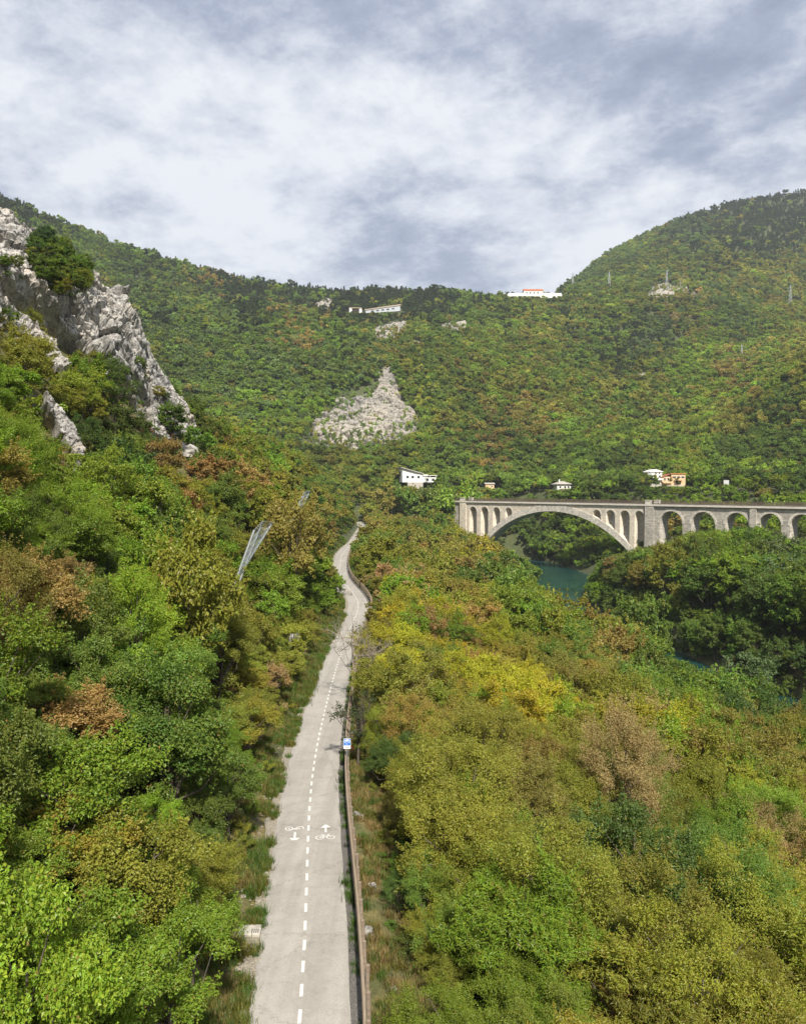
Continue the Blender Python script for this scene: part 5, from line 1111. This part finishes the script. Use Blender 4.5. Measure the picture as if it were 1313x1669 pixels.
# undergrowth under and between the near trees
X, Y = jgrid(-70, 60, 7, 150, 1.25, rg); d = X-pathX(Y); Z = H(X, Y)
ok = ((d < -2.4) | (d > 2.8)) & (X < rivR(Y)-24) & in_view(X, Y, Z, 1.5, 1.5) & ~(on_cliff(X, Y) & (rg.random(len(X)) > .3))
ok &= ~((Y > 60) & (rg.random(len(X)) > .5)) & ~((np.abs(d) < 4.0) & (rg.random(len(X)) > .75))
X, Y, Z, d = X[ok], Y[ok], Z[ok], d[ok]; qx, qy, _ = project(X, Y, Z); uc, ucol = tints(qx, qy, rg, 30); n = len(X)
pk = np.array([PROTO_IDX['shrub'][rg.integers(4)] if y < 48 else PROTO_IDX['shrub_mid'][rg.integers(3)] for y in Y]); s = rg.uniform(.5, 1.15, n)*np.where(np.abs(d) < 4.6, .55, 1)
scatter('undergrowth', np.stack([X, Y, Z-.05], -1), pk, rg.uniform(0, math.tau, n), np.stack([s, s, s*rg.uniform(.7, 1.2, n)], -1), ucol*.85, 'low green and brown shrubs covering the ground between the trees')

# grass along the verges
def tuft(seed, n, h, w):
    r = np.random.default_rng(seed); b = r.normal(size=(n, 2))*.09; az = r.random(n)*math.tau; ln = h*r.uniform(.5, 1.2, n); lean = r.uniform(.15, .8, n)
    dx, dy = np.cos(az), np.sin(az); V = np.zeros((n, 5, 3)); px_, py_ = -dy*w/2, dx*w/2
    for k, (f, ww) in enumerate(((0, 1), (0, -1), (.55, -.8), (.55, .8), (1, 0))):
        V[:, k, 0] = b[:, 0]+dx*lean*ln*f*f+px_*ww; V[:, k, 1] = b[:, 1]+dy*lean*ln*f*f+py_*ww; V[:, k, 2] = ln*f*(1-.25*lean*f)
    k = np.arange(n)*5; Fc = np.concatenate([np.stack([k, k+1, k+2], -1), np.stack([k, k+2, k+3], -1), np.stack([k+3, k+2, k+4], -1)]); lr = np.tile(r.random(n).astype(np.float32)*.9, 3)
    return np_mesh('tuft', V.reshape(-1, 3), Fc, [M_LEAF], attr={'lr': ('FACE', lr)})
g0 = len(names)
for i in range(4):
    nm = 'proto_%03d' % len(names); names.append(nm); PROTO_COL.objects.link(bpy.data.objects.new(nm, tuft(90+i, 46, .34, .016)))
P = []; C = []
def grass_band(n, y0, y1, o0, o1, cols_):
    yy = y0+(y1-y0)*rg.random(n)**1.5; oo = rg.uniform(o0, o1, n); nz = fbm(yy, oo, 0, 1.1, 3, 71); k = nz > -.12+.25*(rg.random(n)-.5)
    yy, oo = yy[k], oo[k]; x = pathX(yy)+oo; z = H(x, yy)
    for a, b, c in zip(x, yy, z): P.append((a, b, c-.02)); C.append(np.array(cols_[rg.integers(len(cols_))])*rg.uniform(.75, 1.25))
DRY = (.26, .20, .075); GRN = (.075, .15, .02); OLV = (.15, .15, .03)
grass_band(9500, 10, 110, -4.6, -2.05, [GRN, GRN, OLV, DRY]); grass_band(2600, 10, 110, -2.2, -1.5, [GRN, OLV]); grass_band(8500, 10, 110, 2.2, 5.2, [DRY, OLV, DRY, GRN]); grass_band(500, 10, 90, 1.6, 2.1, [GRN, GRN, (.03, .05, .015)])
grass_band(14000, 8, 60, -14, -3, [OLV, GRN, DRY, DRY]); grass_band(9000, 8, 60, 3.5, 12, [OLV, DRY, DRY]); grass_band(1800, 110, 260, -4.5, -2.1, [OLV, GRN, (.16, .2, .03)]); grass_band(1500, 110, 260, 2.2, 4.5, [OLV, GRN])
P = np.array(P); C = np.array(C); n = len(P); s = rg.uniform(.6, 1.4, n)*(1+(P[:, 1] > 60)*.6)
scatter('grass', P, g0+rg.integers(0, 4, n), rg.uniform(0, math.tau, n), np.stack([s, s, s], -1), C, 'green and straw coloured grass along both verges of the path')

# loose stones on the verges
bm = bmesh.new(); bmesh.ops.create_icosphere(bm, subdivisions=1, radius=1)
sv = np.array([v.co[:] for v in bm.verts]); sf = np.array([[v.index for v in f.verts] for f in bm.faces]); bm.free()
def stones(name, n, y0, y1, o0, o1, r0, r1, mat, label):
    yy = y0+(y1-y0)*rg.random(n)**1.6; oo = rg.uniform(o0, o1, n); x = pathX(yy)+oo; z = np.maximum(pathZ(yy)+.01, H(x, yy)); r = r0+(r1-r0)*rg.random(n)**3
    V = sv[None]*(r[:, None]*rg.uniform(.6, 1.3, (n, 3)))[:, None, :]*rg.uniform(.8, 1.2, (n, len(sv), 1)); V[:, :, 2] *= .6; V = V+np.stack([x, yy, z+r*.1], -1)[:, None, :]
    Fc = (sf[None]+(np.arange(n)*len(sv))[:, None, None]).reshape(-1, 3); tag(obj(name, np_mesh(name, V.reshape(-1, 3), Fc, [mat])), label, kind='stuff')
stones('gravel', 3600, 12, 90, 1.5, 1.98, .012, .05, M_GRAVEL_D, 'dark loose gravel along the fence line')
stones('rubble', 2200, 12, 110, -2.5, -1.48, .02, .12, M_GRAVEL_L, 'pale limestone rubble along the uphill path edge')

# leafless saplings by the fence
def sapling(px, pyb, pyt, Y, seed, label, lean, leafy):
    p = at(px, pyb, Y); z0 = float(H(p[0], p[1])); hgt = at(px, pyt, Y)[2]-z0
    t = broadleaf(seed, hgt, hgt*.33, 26, leafy, .11, .6, base=.38, limbs=22, trunk_r=.075, tips=True)
    cm, tm = pair_meshes('sapling', t, M_PALE_BARK if seed % 2 else M_BARK); root = empty('sapling', (p[0], p[1], z0), seed); root.rotation_euler = (0, lean, 0); tag(root, label, 'tree')
    obj('trunk', tm, root); c = obj('crown', cm, root); c['tint'] = [.06, .085, .03]
sapling(574, 1165, 990, 62, 201, 'nearly leafless sapling standing before the path bend', -.07, 500)
sapling(583, 1268, 1130, 46.5, 204, 'dark straight trunk tree right behind the blue sign', 0, 1500)
sapling(600, 1140, 1020, 66, 203, 'pale twiggy sapling right of the leafless one', .08, 300)

# ------------------------------------------------------------------ haze in the valley air
def build_haze():
    bm = bmesh.new(); bm_box(bm, (0, 2300, 365), (5600, 5640, 830)); m = bpy.data.materials.new('valley_air'); m.use_nodes = True; nt = m.node_tree; nt.nodes.clear()
    o = nt.nodes.new('ShaderNodeOutputMaterial'); v = nt.nodes.new('ShaderNodeVolumePrincipled'); v.inputs['Color'].default_value = (0.80, 0.87, 0.95, 1)
    v.inputs['Density'].default_value = HAZE; v.inputs['Anisotropy'].default_value = 0.2; nt.links.new(v.outputs[0], o.inputs['Volume'])
    h_ = obj('haze', from_bm('haze', bm, m)); tag(h_, 'thin pale haze filling the valley air', kind='stuff')
HAZE = 0.00012
build_haze(); cy.volume_bounces = 0
